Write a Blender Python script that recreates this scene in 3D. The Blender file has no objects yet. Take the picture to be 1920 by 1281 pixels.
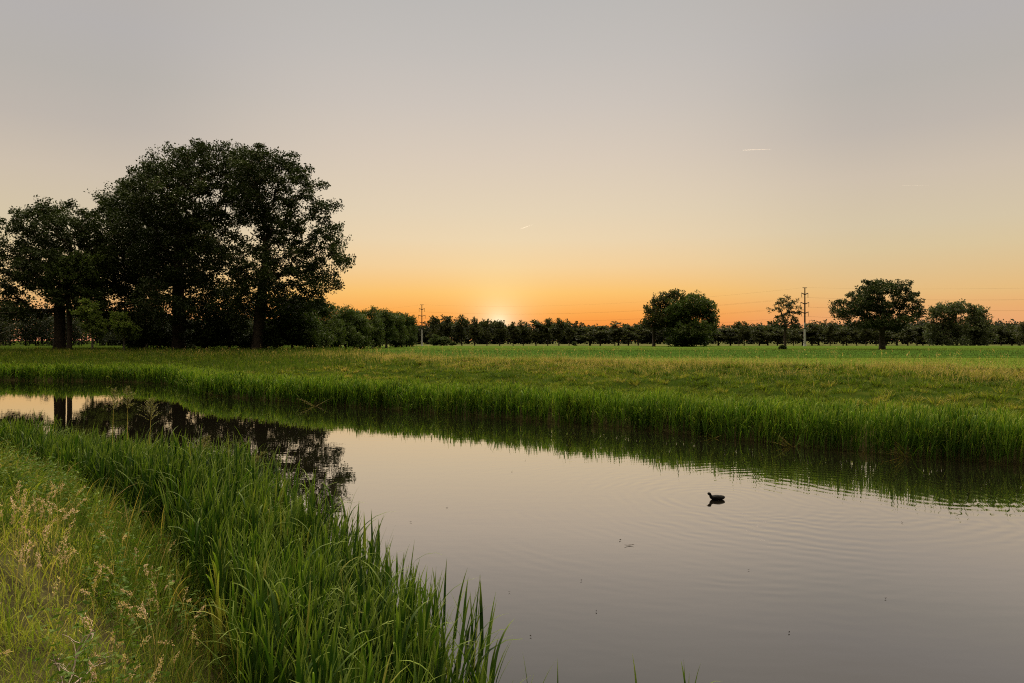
import bpy, math, numpy as np
from mathutils import Vector, Matrix

scene = bpy.context.scene
COL = scene.collection
H_EYE = 3.4                 # eye height above the water (water is z = 0)
F = 1280.0                  # focal length in photo pixels (24 mm on 36 mm)
HY = 638.0                  # photo row of the horizon
PI = math.pi


def lin(c):
    out = []
    for v in c:
        v = v / 255.0
        out.append(v / 12.92 if v <= 0.04045 else ((v + 0.055) / 1.055) ** 2.4)
    return tuple(out)


# ------------------------------------------------------------------ tagging
def tag(o, label=None, cat=None, group=None, kind=None):
    if label:
        o['label'] = label
    if cat:
        o['category'] = cat
    if group:
        o['group'] = group
    if kind:
        o['kind'] = kind
    return o


def empty(name, loc, label, cat, group=None, rz=0.0, scale=1.0):
    o = bpy.data.objects.new(name, None)
    o.empty_display_size = 0.5
    COL.objects.link(o)
    o.location = loc
    o.rotation_euler = (0, 0, rz)
    if np.isscalar(scale):
        scale = (scale,) * 3
    o.scale = scale
    return tag(o, label, cat, group)


def new_mesh(name, verts, faces, mat, attrs=None, smooth=False):
    """verts (N,3), faces (M,k) or list of such arrays"""
    me = bpy.data.meshes.new(name)
    verts = np.asarray(verts, np.float32)
    if not isinstance(faces, (list, tuple)):
        faces = [faces]
    faces = [np.asarray(f, np.int32) for f in faces if len(f)]
    me.vertices.add(len(verts))
    me.vertices.foreach_set('co', verts.ravel())
    loops = np.concatenate([f.ravel() for f in faces])
    tot = np.concatenate([np.full(len(f), f.shape[1], np.int32) for f in faces])
    start = np.concatenate([[0], np.cumsum(tot)[:-1]]).astype(np.int32)
    me.loops.add(len(loops))
    me.loops.foreach_set('vertex_index', loops)
    me.polygons.add(len(tot))
    me.polygons.foreach_set('loop_start', start)
    me.polygons.foreach_set('loop_total', tot)
    if smooth:
        me.polygons.foreach_set('use_smooth', np.ones(len(tot), bool))
    for k, v in (attrs or {}).items():
        a = me.attributes.new(k, 'FLOAT', 'POINT')
        a.data.foreach_set('value', np.asarray(v, np.float32).ravel())
    me.update(calc_edges=True)
    me.materials.append(mat)
    return me


def link(name, me, parent=None, loc=None):
    o = bpy.data.objects.new(name, me)
    COL.objects.link(o)
    if parent is not None:
        o.parent = parent
    if loc is not None:
        o.location = loc
    return o


def copy_thing(root):
    r = root.copy()
    COL.objects.link(r)
    for ch in root.children:
        c = ch.copy()
        COL.objects.link(c)
        c.parent = r
        for g in ch.children:
            d = g.copy()
            COL.objects.link(d)
            d.parent = c
    return r


class Geo:
    """collects vertex / face / attribute blocks into one mesh"""
    def __init__(self):
        self.v, self.f, self.a, self.n = [], [], {}, 0

    def add(self, v, f, **at):
        v = np.asarray(v, np.float32).reshape(-1, 3)
        if not isinstance(f, (list, tuple)):
            f = [f]
        for q in f:
            self.f.append(np.asarray(q, np.int64) + self.n)
        for k, x in at.items():
            self.a.setdefault(k, []).append(np.broadcast_to(np.asarray(x, np.float32), (len(v),)))
        self.v.append(v)
        self.n += len(v)

    def mesh(self, name, mat, smooth=False):
        by = {}
        for q in self.f:
            by.setdefault(q.shape[1], []).append(q)
        return new_mesh(name, np.concatenate(self.v), [np.concatenate(x) for x in by.values()], mat,
                        {k: np.concatenate(x) for k, x in self.a.items()}, smooth)


# ------------------------------------------------------------------ noise
def _h(i, j, s):
    n = (i * 374761393 + j * 668265263 + s * 1442695041) & 0xffffffff
    n = ((n ^ (n >> 13)) * 1274126177) & 0xffffffff
    return ((n ^ (n >> 16)) & 0xffff) / 65535.0


def vnoise(x, y, s=0):
    x = np.asarray(x, float); y = np.asarray(y, float)
    i = np.floor(x).astype(np.int64); j = np.floor(y).astype(np.int64)
    u = x - i; v = y - j
    u = u * u * (3 - 2 * u); v = v * v * (3 - 2 * v)
    return ((_h(i, j, s) * (1 - u) + _h(i + 1, j, s) * u) * (1 - v)
            + (_h(i, j + 1, s) * (1 - u) + _h(i + 1, j + 1, s) * u) * v)


def fbm(x, y, s=0):
    return vnoise(x, y, s) * .55 + vnoise(x * 2.1, y * 2.1, s + 1) * .28 + vnoise(x * 4.3, y * 4.3, s + 2) * .17


def sstep(a, b, x):
    t = np.clip((np.asarray(x, float) - a) / (b - a), 0, 1)
    return t * t * (3 - 2 * t)


# ------------------------------------------------------------------ terrain
NEAR = np.array([(60, -30), (30, -17), (10, -5), (3, 1.0), (0.9, 2.4), (-0.3, 3.3), (-0.78, 4.1), (-1.4, 5.3), (-2.4, 7.2), (-4.4, 9.8),
                 (-8.2, 13.4), (-13, 16.0), (-20, 19), (-45, 30), (-130, 62)], float)
FAR = np.array([(90, -22), (60, -5), (30, 8), (14.07, 18.8), (11.7, 20.2), (9.3, 22.1), (4.95, 26.4), (-1.45, 30.9),
                (-10.3, 36.6), (-15.6, 40.3), (-19.2, 43.0), (-22.3, 47.5), (-26.5, 53.5), (-33, 56.5), (-42.7, 58), (-70, 63), (-150, 84)], float)


def sdist(x, y, line):
    """signed distance to an open polyline, + on its left"""
    x = np.asarray(x, float); y = np.asarray(y, float)
    best = np.full(x.shape, 1e18); sg = np.ones(x.shape)
    for (ax, ay), (bx, by) in zip(line[:-1], line[1:]):
        dx, dy = bx - ax, by - ay
        t = np.clip(((x - ax) * dx + (y - ay) * dy) / (dx * dx + dy * dy), 0, 1)
        ex = x - ax - t * dx; ey = y - ay - t * dy
        d = ex * ex + ey * ey
        m = d < best - 1e-9
        best = np.where(m, d, best)
        sg = np.where(m, np.where(dx * (y - ay) - dy * (x - ax) >= 0, 1., -1.), sg)
    return np.sqrt(best) * sg


def dnear(x, y):
    return sdist(x, y, NEAR)


def dfar(x, y):
    return -sdist(x, y, FAR)


def gz(x, y):
    x = np.asarray(x, float); y = np.asarray(y, float)
    dn = dnear(x, y); df = dfar(x, y)
    w1 = (vnoise(x * .9, y * .9, 3) - .5); w2 = (vnoise(x * .25, y * .25, 5) - .5)
    hn = np.interp(dn, [0, .6, 1.1, 1.7, 2.3, 3.2, 60], [0, .22, .60, 1.25, 1.66, 1.9, 1.9]) + .10 * w1 * sstep(0, 1.5, dn)
    hf = np.interp(df, [0, .9, 2.2, 4, 9, 14, 19, 300], [.02, .46, .70, .88, 1.36, 1.78, 1.96, 1.96])
    hf = hf + (.34 * w1 + .22 * w2) * sstep(.5, 4, df) * (1 - sstep(13, 20, df))
    hf = hf - .35 * np.exp(-((y - 57.5) / .8) ** 2) * sstep(-14, -6, x) * sstep(16, 20, df)
    hf = hf - 0.95 * sstep(165, 285, y)
    bed = np.minimum(dn, df) if False else np.maximum(dn, df)
    hb = np.maximum(bed * .55, -1.3)
    return np.where(dn > 0, hn, np.where(df > 0, hf, hb))


# ------------------------------------------------------------------ materials
def nodes(name):
    m = bpy.data.materials.new(name)
    m.use_nodes = True
    nt = m.node_tree
    nt.nodes.clear()
    out = nt.nodes.new('ShaderNodeOutputMaterial')
    return m, nt, out


def ramp(nt, stops, interp='LINEAR'):
    r = nt.nodes.new('ShaderNodeValToRGB')
    r.color_ramp.interpolation = interp
    e = r.color_ramp.elements
    while len(e) > 1:
        e.remove(e[-1])
    e[0].position = stops[0][0]; e[0].color = (*stops[0][1], 1)
    for p, c in stops[1:]:
        k = e.new(p); k.color = (*c, 1)
    return r


def mixc(nt, fac, a, b, mode='MIX'):
    n = nt.nodes.new('ShaderNodeMix')
    n.data_type = 'RGBA'; n.blend_type = mode
    for sock, v in ((0, fac), (6, a), (7, b)):
        if isinstance(v, bpy.types.NodeSocket):
            nt.links.new(v, n.inputs[sock])
        elif sock == 0:
            n.inputs[0].default_value = v
        else:
            n.inputs[sock].default_value = (*v, 1)
    return n.outputs[2]


def math_(nt, op, a, b=None, c=None):
    n = nt.nodes.new('ShaderNodeMath'); n.operation = op
    for i, v in enumerate((a, b, c)):
        if v is None:
            continue
        if isinstance(v, bpy.types.NodeSocket):
            nt.links.new(v, n.inputs[i])
        else:
            n.inputs[i].default_value = v
    return n.outputs[0]


def attr(nt, name):
    n = nt.nodes.new('ShaderNodeAttribute'); n.attribute_name = name
    return n.outputs['Fac']


def foliage_surface(nt, out, colour, transl=.4, rough=.65, spec=.08, tint=(1.0, 1.15, .5)):
    p = nt.nodes.new('ShaderNodeBsdfPrincipled')
    nt.links.new(colour, p.inputs['Base Color'])
    p.inputs['Roughness'].default_value = rough
    p.inputs['Specular IOR Level'].default_value = spec
    t = nt.nodes.new('ShaderNodeBsdfTranslucent')
    nt.links.new(mixc(nt, 1.0, colour, tint, 'MULTIPLY'), t.inputs['Color'])
    mx = nt.nodes.new('ShaderNodeMixShader'); mx.inputs[0].default_value = transl
    nt.links.new(p.outputs[0], mx.inputs[1]); nt.links.new(t.outputs[0], mx.inputs[2])
    nt.links.new(mx.outputs[0], out.inputs['Surface'])


def leaf_mat(name, stops, transl=.3):
    m, nt, out = nodes(name)
    r = ramp(nt, stops)
    nt.links.new(attr(nt, 'r'), r.inputs[0])
    foliage_surface(nt, out, r.outputs[0], transl, .6, .08)
    return m


def blade_mat(name, stops_r, base_col, base_t=.25, tip_col=None, transl=.4, rough=.5, spec=.3):
    """colour differs from blade to blade (r); the sheath at the foot (t=0) and the tip have their own"""
    m, nt, out = nodes(name)
    r = ramp(nt, [(p, tuple(v * k for v, k in zip(c, (.92, .84, .72)))) for p, c in stops_r]); nt.links.new(attr(nt, 'r'), r.inputs[0])
    t = attr(nt, 't')
    f = math_(nt, 'SUBTRACT', 1.0, math_(nt, 'DIVIDE', t, base_t)); f = math_(nt, 'MAXIMUM', f, 0.0)
    c = mixc(nt, f, r.outputs[0], base_col)
    if tip_col:
        g = math_(nt, 'MULTIPLY', math_(nt, 'MAXIMUM', math_(nt, 'SUBTRACT', t, .74), 0.0), 4.0)
        g = math_(nt, 'MINIMUM', g, 1.0)
        c = mixc(nt, math_(nt, 'MULTIPLY', g, .7), c, tip_col)
    foliage_surface(nt, out, c, transl, .65, spec * .3)
    return m


def plain_mat(name, col, rough=.7, spec=.3, noise=0, scale=8):
    m, nt, out = nodes(name)
    p = nt.nodes.new('ShaderNodeBsdfPrincipled')
    p.inputs['Roughness'].default_value = rough
    p.inputs['Specular IOR Level'].default_value = spec
    if noise:
        tc = nt.nodes.new('ShaderNodeTexCoord')
        n = nt.nodes.new('ShaderNodeTexNoise'); n.inputs['Scale'].default_value = scale; n.inputs['Detail'].default_value = 5
        nt.links.new(tc.outputs['Object'], n.inputs['Vector'])
        r = ramp(nt, [(.3, tuple(c * (1 - noise) for c in col)), (.7, tuple(min(1, c * (1 + noise)) for c in col))])
        nt.links.new(n.outputs['Fac'], r.inputs[0]); nt.links.new(r.outputs[0], p.inputs['Base Color'])
    else:
        p.inputs['Base Color'].default_value = (*col, 1)
    nt.links.new(p.outputs[0], out.inputs['Surface'])
    return m


M = {}
M['oak'] = leaf_mat('oak_leaves', [(0, (.016, .023, .006)), (.5, (.025, .036, .009)), (.85, (.037, .050, .013)), (1, (.052, .064, .018))], .12)
M['sapling'] = leaf_mat('sapling_leaves', [(0, (.07, .10, .022)), (.6, (.11, .15, .035)), (1, (.16, .19, .05))], .4)
M['ash'] = leaf_mat('ash_leaves', [(0, (.035, .05, .014)), (.6, (.05, .072, .02)), (1, (.075, .095, .028))])
M['hedge'] = leaf_mat('hedge_leaves', [(0, (.026, .040, .010)), (.5, (.038, .055, .015)), (1, (.06, .075, .02))])
M['row'] = leaf_mat('row_leaves', [(0, (.024, .029, .011)), (.5, (.033, .038, .015)), (1, (.05, .052, .02))])
M['poplar'] = leaf_mat('poplar_leaves', [(0, (.035, .045, .022)), (.5, (.05, .06, .03)), (1, (.075, .085, .045))])
M['forest'] = leaf_mat('forest_leaves', [(0, (.016, .02, .012)), (.5, (.024, .028, .018)), (1, (.033, .038, .024))])
M['bark'] = plain_mat('bark', (.055, .042, .032), .9, .1, .45, 3)
M['palebark'] = plain_mat('pale_bark', (.16, .14, .11), .9, .1, .3, 4)

REED = [(0, (.010, .028, .006)), (.35, (.019, .048, .008)), (.7, (.038, .080, .011)), (.93, (.085, .135, .018)), (1, (.30, .25, .09))]
M['reed'] = blade_mat('reed_blades', REED, (.08, .07, .025), .22, (.17, .215, .036), .34, .42, .4)  # bright tip colour paints in the light on the reed tops
FREED = [(0, (.026, .062, .009)), (.4, (.050, .112, .013)), (.8, (.10, .185, .02)), (.96, (.18, .24, .035)), (1, (.32, .25, .11))]
M['farreed'] = blade_mat('far_reed_blades', FREED, (.13, .10, .045), .25, (.26, .29, .04), .34, .5, .3)  # yellow-green tip colour stands in for lit far reed tops
M['strawreed'] = blade_mat('straw_reed', [(0, (.10, .10, .03)), (1, (.22, .18, .07))], (.14, .10, .04), .2, None, .3)
M['lime'] = blade_mat('lime_grass', [(0, (.10, .15, .022)), (.4, (.19, .235, .036)), (.75, (.32, .32, .06)), (.9, (.42, .34, .10)), (1, (.46, .34, .15))],
                      (.16, .14, .05), .3, (.34, .30, .09), .4, .6, .2)
M['weed'] = blade_mat('weed_grass', [(0, (.035, .065, .012)), (.5, (.065, .105, .018)), (.85, (.13, .155, .035)), (1, (.26, .20, .08))],
                      (.09, .075, .03), .3, None, .4, .6, .2)
M['tan'] = blade_mat('dry_grass', [(0, (.13, .15, .04)), (.35, (.28, .24, .10)), (.75, (.38, .29, .15)), (1, (.46, .35, .20))],
                     (.14, .15, .05), .45, None, .4, .7, .15)
M['meadow'] = blade_mat('meadow_blades', [(0, (.034, .06, .009)), (.35, (.072, .112, .015)), (.6, (.125, .155, .024)), (.8, (.21, .19, .055)), (1, (.30, .235, .10))],
                        (.07, .075, .02), .3, None, .4, .6, .2)
M['field'] = blade_mat('field_blades', [(0, (.030, .052, .011)), (.3, (.048, .070, .016)), (.6, (.088, .113, .024)), (1, (.125, .138, .034))],
                       (.07, .12, .02), .3, None, .4, .6, .2)
M['seed'] = leaf_mat('seed_heads', [(0, (.26, .17, .11)), (.5, (.42, .29, .20)), (1, (.55, .40, .29))], .35)
M['tanseed'] = leaf_mat('tan_seed_heads', [(0, (.32, .23, .09)), (.5, (.46, .32, .15)), (1, (.58, .42, .22))], .35)
M['plume'] = leaf_mat('reed_plume', [(0, (.08, .075, .035)), (.5, (.13, .115, .06)), (1, (.20, .17, .09))], .35)
M['herb'] = leaf_mat('herb_leaves', [(0, (.03, .06, .009)), (.5, (.055, .095, .014)), (.9, (.10, .14, .022)), (1, (.22, .17, .06))], .35)
M['deadwood'] = plain_mat('dead_wood', (.23, .18, .15), .85, .2, .35, 12)


def ground_mat():
    m, nt, out = nodes('ground_soil_and_turf')
    tc = nt.nodes.new('ShaderNodeTexCoord')
    def noise(scale, detail=6, vec=None, rough=.6):
        n = nt.nodes.new('ShaderNodeTexNoise'); n.inputs['Scale'].default_value = scale
        n.inputs['Detail'].default_value = detail; n.inputs['Roughness'].default_value = rough
        nt.links.new(vec or tc.outputs['Object'], n.inputs['Vector'])
        return n.outputs['Fac']
    mp = nt.nodes.new('ShaderNodeMapping'); mp.inputs['Scale'].default_value = (.12, 1, 1)
    nt.links.new(tc.outputs['Object'], mp.inputs['Vector'])
    # cut field: bright turf with long streaks along the rows
    fld = ramp(nt, [(.3, (.036, .058, .008)), (.5, (.048, .072, .010)), (.72, (.066, .084, .014))])
    nt.links.new(noise(.55, 8, mp.outputs[0]), fld.inputs[0])
    crop = ramp(nt, [(.3, (.018, .04, .007)), (.55, (.028, .055, .009)), (.75, (.05, .07, .015))])
    nt.links.new(noise(.4, 8, mp.outputs[0]), crop.inputs[0])
    far = ramp(nt, [(.3, (.03, .045, .012)), (.55, (.06, .062, .024)), (.75, (.10, .085, .042))])
    nt.links.new(noise(.05, 6, mp.outputs[0]), far.inputs[0])
    mead = ramp(nt, [(.3, (.008, .015, .002)), (.5, (.016, .027, .004)), (.7, (.03, .035, .006))])
    nt.links.new(noise(.7, 8), mead.inputs[0])
    soil = ramp(nt, [(.35, (.02, .017, .009)), (.65, (.045, .042, .018))])
    nt.links.new(noise(3, 6), soil.inputs[0])
    sep = nt.nodes.new('ShaderNodeSeparateXYZ'); nt.links.new(tc.outputs['Object'], sep.inputs[0])
    wob = math_(nt, 'MULTIPLY', math_(nt, 'SUBTRACT', noise(.05, 3), .5), 6.0)
    yy = math_(nt, 'ADD', sep.outputs[1], wob)
    def step(v, a, b):
        n = nt.nodes.new('ShaderNodeMapRange'); n.clamp = True
        nt.links.new(v, n.inputs[0]); n.inputs[1].default_value = a; n.inputs[2].default_value = b
        return n.outputs[0]
    c = mixc(nt, step(sep.outputs[1], 57.3, 58.3), fld.outputs[0], crop.outputs[0])
    c = mixc(nt, math_(nt, 'MULTIPLY', step(yy, 96, 104), .45), c, fld.outputs[0])
    c = mixc(nt, step(yy, 168, 186), c, far.outputs[0])
    c = mixc(nt, math_(nt, 'SUBTRACT', 1.0, attr(nt, 'field')), c, mead.outputs[0])
    c = mixc(nt, attr(nt, 'mud'), c, soil.outputs[0])
    p = nt.nodes.new('ShaderNodeBsdfDiffuse')
    nt.links.new(c, p.inputs['Color'])
    b = nt.nodes.new('ShaderNodeBump'); b.inputs['Strength'].default_value = .6; b.inputs['Distance'].default_value = .12
    nt.links.new(noise(5, 8), b.inputs['Height']); nt.links.new(b.outputs[0], p.inputs['Normal'])
    nt.links.new(p.outputs[0], out.inputs['Surface'])
    return m


# coot position on the water
COOT = ((1343 - 960) / F * 14.55, 14.55)


def water_mat():
    m, nt, out = nodes('river_water')
    geo = nt.nodes.new('ShaderNodeNewGeometry')
    pos = geo.outputs['Position']
    def noise(scale, detail=2, sx=1, sy=1):
        mp = nt.nodes.new('ShaderNodeMapping'); mp.inputs['Scale'].default_value = (sx, sy, 1)
        nt.links.new(pos, mp.inputs['Vector'])
        n = nt.nodes.new('ShaderNodeTexNoise'); n.inputs['Scale'].default_value = scale; n.inputs['Detail'].default_value = detail
        nt.links.new(mp.outputs[0], n.inputs['Vector'])
        return n.outputs['Fac']
    def rings(cx, cy, lam, amp, fall, r0=0.0):
        v = nt.nodes.new('ShaderNodeVectorMath'); v.operation = 'DISTANCE'
        nt.links.new(pos, v.inputs[0]); v.inputs[1].default_value = (cx, cy, 0)
        d = math_(nt, 'ADD', v.outputs['Value'], math_(nt, 'MULTIPLY', noise(.5, 3), .95))
        s = math_(nt, 'SINE', math_(nt, 'MULTIPLY', d, 2 * PI / lam))
        e = math_(nt, 'MULTIPLY', math_(nt, 'ABSOLUTE', math_(nt, 'SUBTRACT', v.outputs['Value'], r0)), -1 / fall)
        e = math_(nt, 'EXPONENT', e)
        patch = nt.nodes.new('ShaderNodeMapRange'); nt.links.new(noise(.35, 2), patch.inputs[0])
        patch.inputs[1].default_value = .36; patch.inputs[2].default_value = .62
        e = math_(nt, 'MULTIPLY', e, math_(nt, 'ADD', .25, patch.outputs[0]))
        return math_(nt, 'MULTIPLY', math_(nt, 'MULTIPLY', s, e), amp)
    h = rings(COOT[0] + .3, COOT[1], .26, .0009, 1.9)
    h = math_(nt, 'ADD', h, rings(COOT[0] + 2.2, COOT[1] + .2, .34, .0009, 1.6, 3.2))
    h = math_(nt, 'ADD', h, rings(COOT[0] - .5, COOT[1] - .6, .31, .0002, 2.2, 4.6))
    h = math_(nt, 'ADD', h, rings(COOT[0] + 6, COOT[1] + 3.5, .38, .0006, 1.8, 4.0))
    h = math_(nt, 'ADD', h, math_(nt, 'MULTIPLY', noise(1.1, 2, 1, 2.2), .0016))
    h = math_(nt, 'ADD', h, math_(nt, 'MULTIPLY', noise(5, 1, 1, 1.6), .00012))
    b = nt.nodes.new('ShaderNodeBump'); b.inputs['Strength'].default_value = 1; b.inputs['Distance'].default_value = 1
    nt.links.new(h, b.inputs['Height'])
    dp = nt.nodes.new('ShaderNodeVectorMath'); dp.operation = 'DOT_PRODUCT'
    nt.links.new(b.outputs[0], dp.inputs[0]); nt.links.new(geo.outputs['Incoming'], dp.inputs[1])
    # how much the surface mirrors, from grazing (0) to straight down (1)
    fr = ramp(nt, [(0, (1, 1, 1)), (.1, (.82,) * 3), (.2, (.69,) * 3), (.27, (.58,) * 3), (.33, (.44,) * 3), (.38, (.355,) * 3), (.45, (.27,) * 3), (1, (.06,) * 3)])
    nt.links.new(dp.outputs['Value'], fr.inputs[0])
    g = nt.nodes.new('ShaderNodeBsdfGlossy'); g.inputs['Roughness'].default_value = .0
    g.inputs['Color'].default_value = (1, .955, .90, 1)
    nt.links.new(b.outputs[0], g.inputs['Normal'])
    d = nt.nodes.new('ShaderNodeBsdfDiffuse'); d.inputs['Color'].default_value = (.006, .005, .0035, 1)
    mx = nt.nodes.new('ShaderNodeMixShader')
    nt.links.new(fr.outputs[0], mx.inputs[0]); nt.links.new(d.outputs[0], mx.inputs[1]); nt.links.new(g.outputs[0], mx.inputs[2])
    nt.links.new(mx.outputs[0], out.inputs['Surface'])
    return m


# ------------------------------------------------------------------ ground and water
def build_ground():
    nx, ny = 520, 620
    u = np.linspace(-1, 1, nx); kx = 6.2
    X = np.sinh(u * kx) / np.sinh(kx) * 1500
    v = np.linspace(-.42, 1, ny); ky = 6.4
    Y = np.sinh(v * ky) / np.sinh(ky) * 2600 + 7
    gx, gy = np.meshgrid(X, Y)
    x = gx.ravel(); y = gy.ravel()
    z = gz(x, y)
    idx = np.arange(nx * ny).reshape(ny, nx)
    f = np.stack([idx[:-1, :-1], idx[:-1, 1:], idx[1:, 1:], idx[1:, :-1]], -1).reshape(-1, 4)
    dn = dnear(x, y); df = dfar(x, y)
    field = np.where(df > 0, sstep(16, 21, df + (fbm(x * .2, y * .2, 9) - .5) * 5) * (1 - sstep(-24, -34, x) * 0), 0)
    field = field * np.where(x < -.27 * y + 2, .0, 1.0) * 1.0 + 0 * field
    field = np.where((y > 30) & (df > 0), field * sstep(-.36 * y - 3, -.27 * y + 3, x), field) if True else field
    mud = np.where(dn > 0, 1 - .35 * sstep(1.6, 3, dn), np.where(df > 0, 1 - sstep(.6, 2.2, df), 1))
    me = new_mesh('ground', np.stack([x, y, z], -1), f, ground_mat(), {'field': field, 'mud': mud}, True)
    o = link('ground', me)
    tag(o, 'green field and grassy river banks running to the horizon', 'ground', kind='structure')
    pts = list(NEAR) + list(FAR[::-1])
    c = np.array(pts)
    # water sheet: a strip between the two banks, pushed a little under the land
    def off(line, s):
        t = np.gradient(line, axis=0); t /= np.linalg.norm(t, axis=1)[:, None]
        return line + s * np.stack([-t[:, 1], t[:, 0]], -1)
    A = off(NEAR, 1.2); B = off(FAR, -1.2)
    vs = [(p[0], p[1], 0) for p in A] + [(p[0], p[1], 0) for p in B]
    me = bpy.data.meshes.new('river_water')
    n = len(A)
    me.from_pydata(vs, [], [list(range(n)) + list(range(len(vs) - 1, n - 1, -1))])
    me.update(); me.materials.append(water_mat())
    if me.polygons[0].normal.z < 0:
        me.flip_normals()
    o = link('river_water', me)
    tag(o, 'calm river mirroring the evening sky and far bank', 'river', kind='structure')


build_ground()


# ------------------------------------------------------------------ plants: blades, leaves, stems
def blades(rng, base, h, th0, bend, w, S=5, az=None, fa=None, foot=.6, power=2.0):
    n = len(base)
    az = rng.uniform(0, 2 * PI, n) if az is None else az
    fa = rng.uniform(0, PI, n) if fa is None else fa
    t = np.linspace(0, 1, S + 1)
    tm = (t[:-1] + t[1:]) / 2
    ang = th0[:, None] + bend[:, None] * tm[None] ** power
    seg = (h / S)[:, None]
    hx = np.concatenate([np.zeros((n, 1)), np.cumsum(np.sin(ang) * seg, 1)], 1)
    hz = np.concatenate([np.zeros((n, 1)), np.cumsum(np.cos(ang) * seg, 1)], 1)
    c = np.empty((n, S + 1, 3))
    c[..., 0] = base[:, 0:1] + hx * np.cos(az)[:, None]
    c[..., 1] = base[:, 1:2] + hx * np.sin(az)[:, None]
    c[..., 2] = base[:, 2:3] + hz
    prof = np.minimum(1, foot + t * 1.6) * (1 - t ** 2.6) + .02
    ww = .5 * w[:, None] * prof[None]
    side = np.stack([np.cos(fa), np.sin(fa), np.zeros(n)], -1)
    v = np.stack([c - side[:, None] * ww[..., None], c + side[:, None] * ww[..., None]], 2)   # n,S+1,2,3
    k = (np.arange(n) * (S + 1) * 2)[:, None] + (np.arange(S) * 2)[None]
    f = np.stack([k, k + 1, k + 3, k + 2], -1).reshape(-1, 4)
    tt = np.broadcast_to(t[None, :, None], (n, S + 1, 2)).reshape(-1)
    return v.reshape(-1, 3), f, tt, c


def rep(r, S):
    return np.repeat(r, (S + 1) * 2)


def add_blades(g, rng, base, h, th0, bend, w, S, r, **k):
    v, f, tt, c = blades(rng, base, h, th0, bend, w, S, **k)
    g.add(v, f, t=tt, r=rep(r, S))
    return c


def unit(v):
    return v / np.maximum(np.linalg.norm(v, axis=-1, keepdims=True), 1e-9)


def rand_dirs(rng, n):
    return unit(rng.normal(size=(n, 3)))


def add_leaves(g, rng, pos, axis, L, W, r, fold=.18, t=None):
    """rhombic leaves (two triangles folded along the midrib)"""
    n = len(pos)
    axis = unit(axis)
    s = unit(np.cross(axis, rand_dirs(rng, n)))
    nn = np.cross(axis, s)
    L = np.broadcast_to(L, (n,))[:, None]; W = np.broadcast_to(W, (n,))[:, None]
    a = pos; b = pos + axis * L
    m = pos + axis * L * .45 + nn * W * fold
    v = np.stack([a, m + s * W * .5, b, m - s * W * .5], 1).reshape(-1, 3)
    k = np.arange(n)[:, None] * 4
    f = k + np.array([[0, 1, 2, 3]])
    at = dict(r=np.repeat(r, 4))
    if t is not None:
        at['t'] = np.repeat(t, 4)
    g.add(v, f, **at)


def add_tubes(g, p0, p1, r0, r1, sides=5, **at):
    p0 = np.asarray(p0, float); p1 = np.asarray(p1, float)
    n = len(p0)
    if n == 0:
        return
    d = unit(p1 - p0)
    ref = np.where(np.abs(d[:, 2:3]) > .95, np.array([[1., 0, 0]]), np.array([[0, 0, 1.]]))
    a = unit(np.cross(d, ref)); b = np.cross(d, a)
    ph = np.arange(sides) * 2 * PI / sides
    ring = a[:, None] * np.cos(ph)[None, :, None] + b[:, None] * np.sin(ph)[None, :, None]
    r0 = np.broadcast_to(r0, (n,)); r1 = np.broadcast_to(r1, (n,))
    v = np.concatenate([p0[:, None] + ring * r0[:, None, None], p1[:, None] + ring * r1[:, None, None]], 1)
    k = (np.arange(n) * 2 * sides)[:, None]
    i = np.arange(sides); j = (i + 1) % sides
    f = np.stack([i, j, j + sides, i + sides], -1)
    f = (k[:, :, None] + f[None]).reshape(-1, 4)
    g.add(v.reshape(-1, 3), f, **{q: np.full(n * 2 * sides, x) for q, x in at.items()})


# ------------------------------------------------------------------ trees
def sample_lobes(rng, lobes, n, shell=2.6):
    L = np.array(lobes, float)
    wgt = (L[:, 3] * L[:, 4] * L[:, 5]) ** (.75)
    wgt /= wgt.sum()
    k = rng.choice(len(L), n, p=wgt)
    d = rand_dirs(rng, n) * (rng.random(n) ** (1 / shell))[:, None]
    return L[k, :3] + d * L[k, 3:6]


def thin(pts, dmin):
    keep = np.empty((0, 3))
    for p in pts:
        if len(keep) == 0 or ((keep - p) ** 2).sum(1).min() > dmin * dmin:
            keep = np.vstack([keep, p])
    return keep


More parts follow.
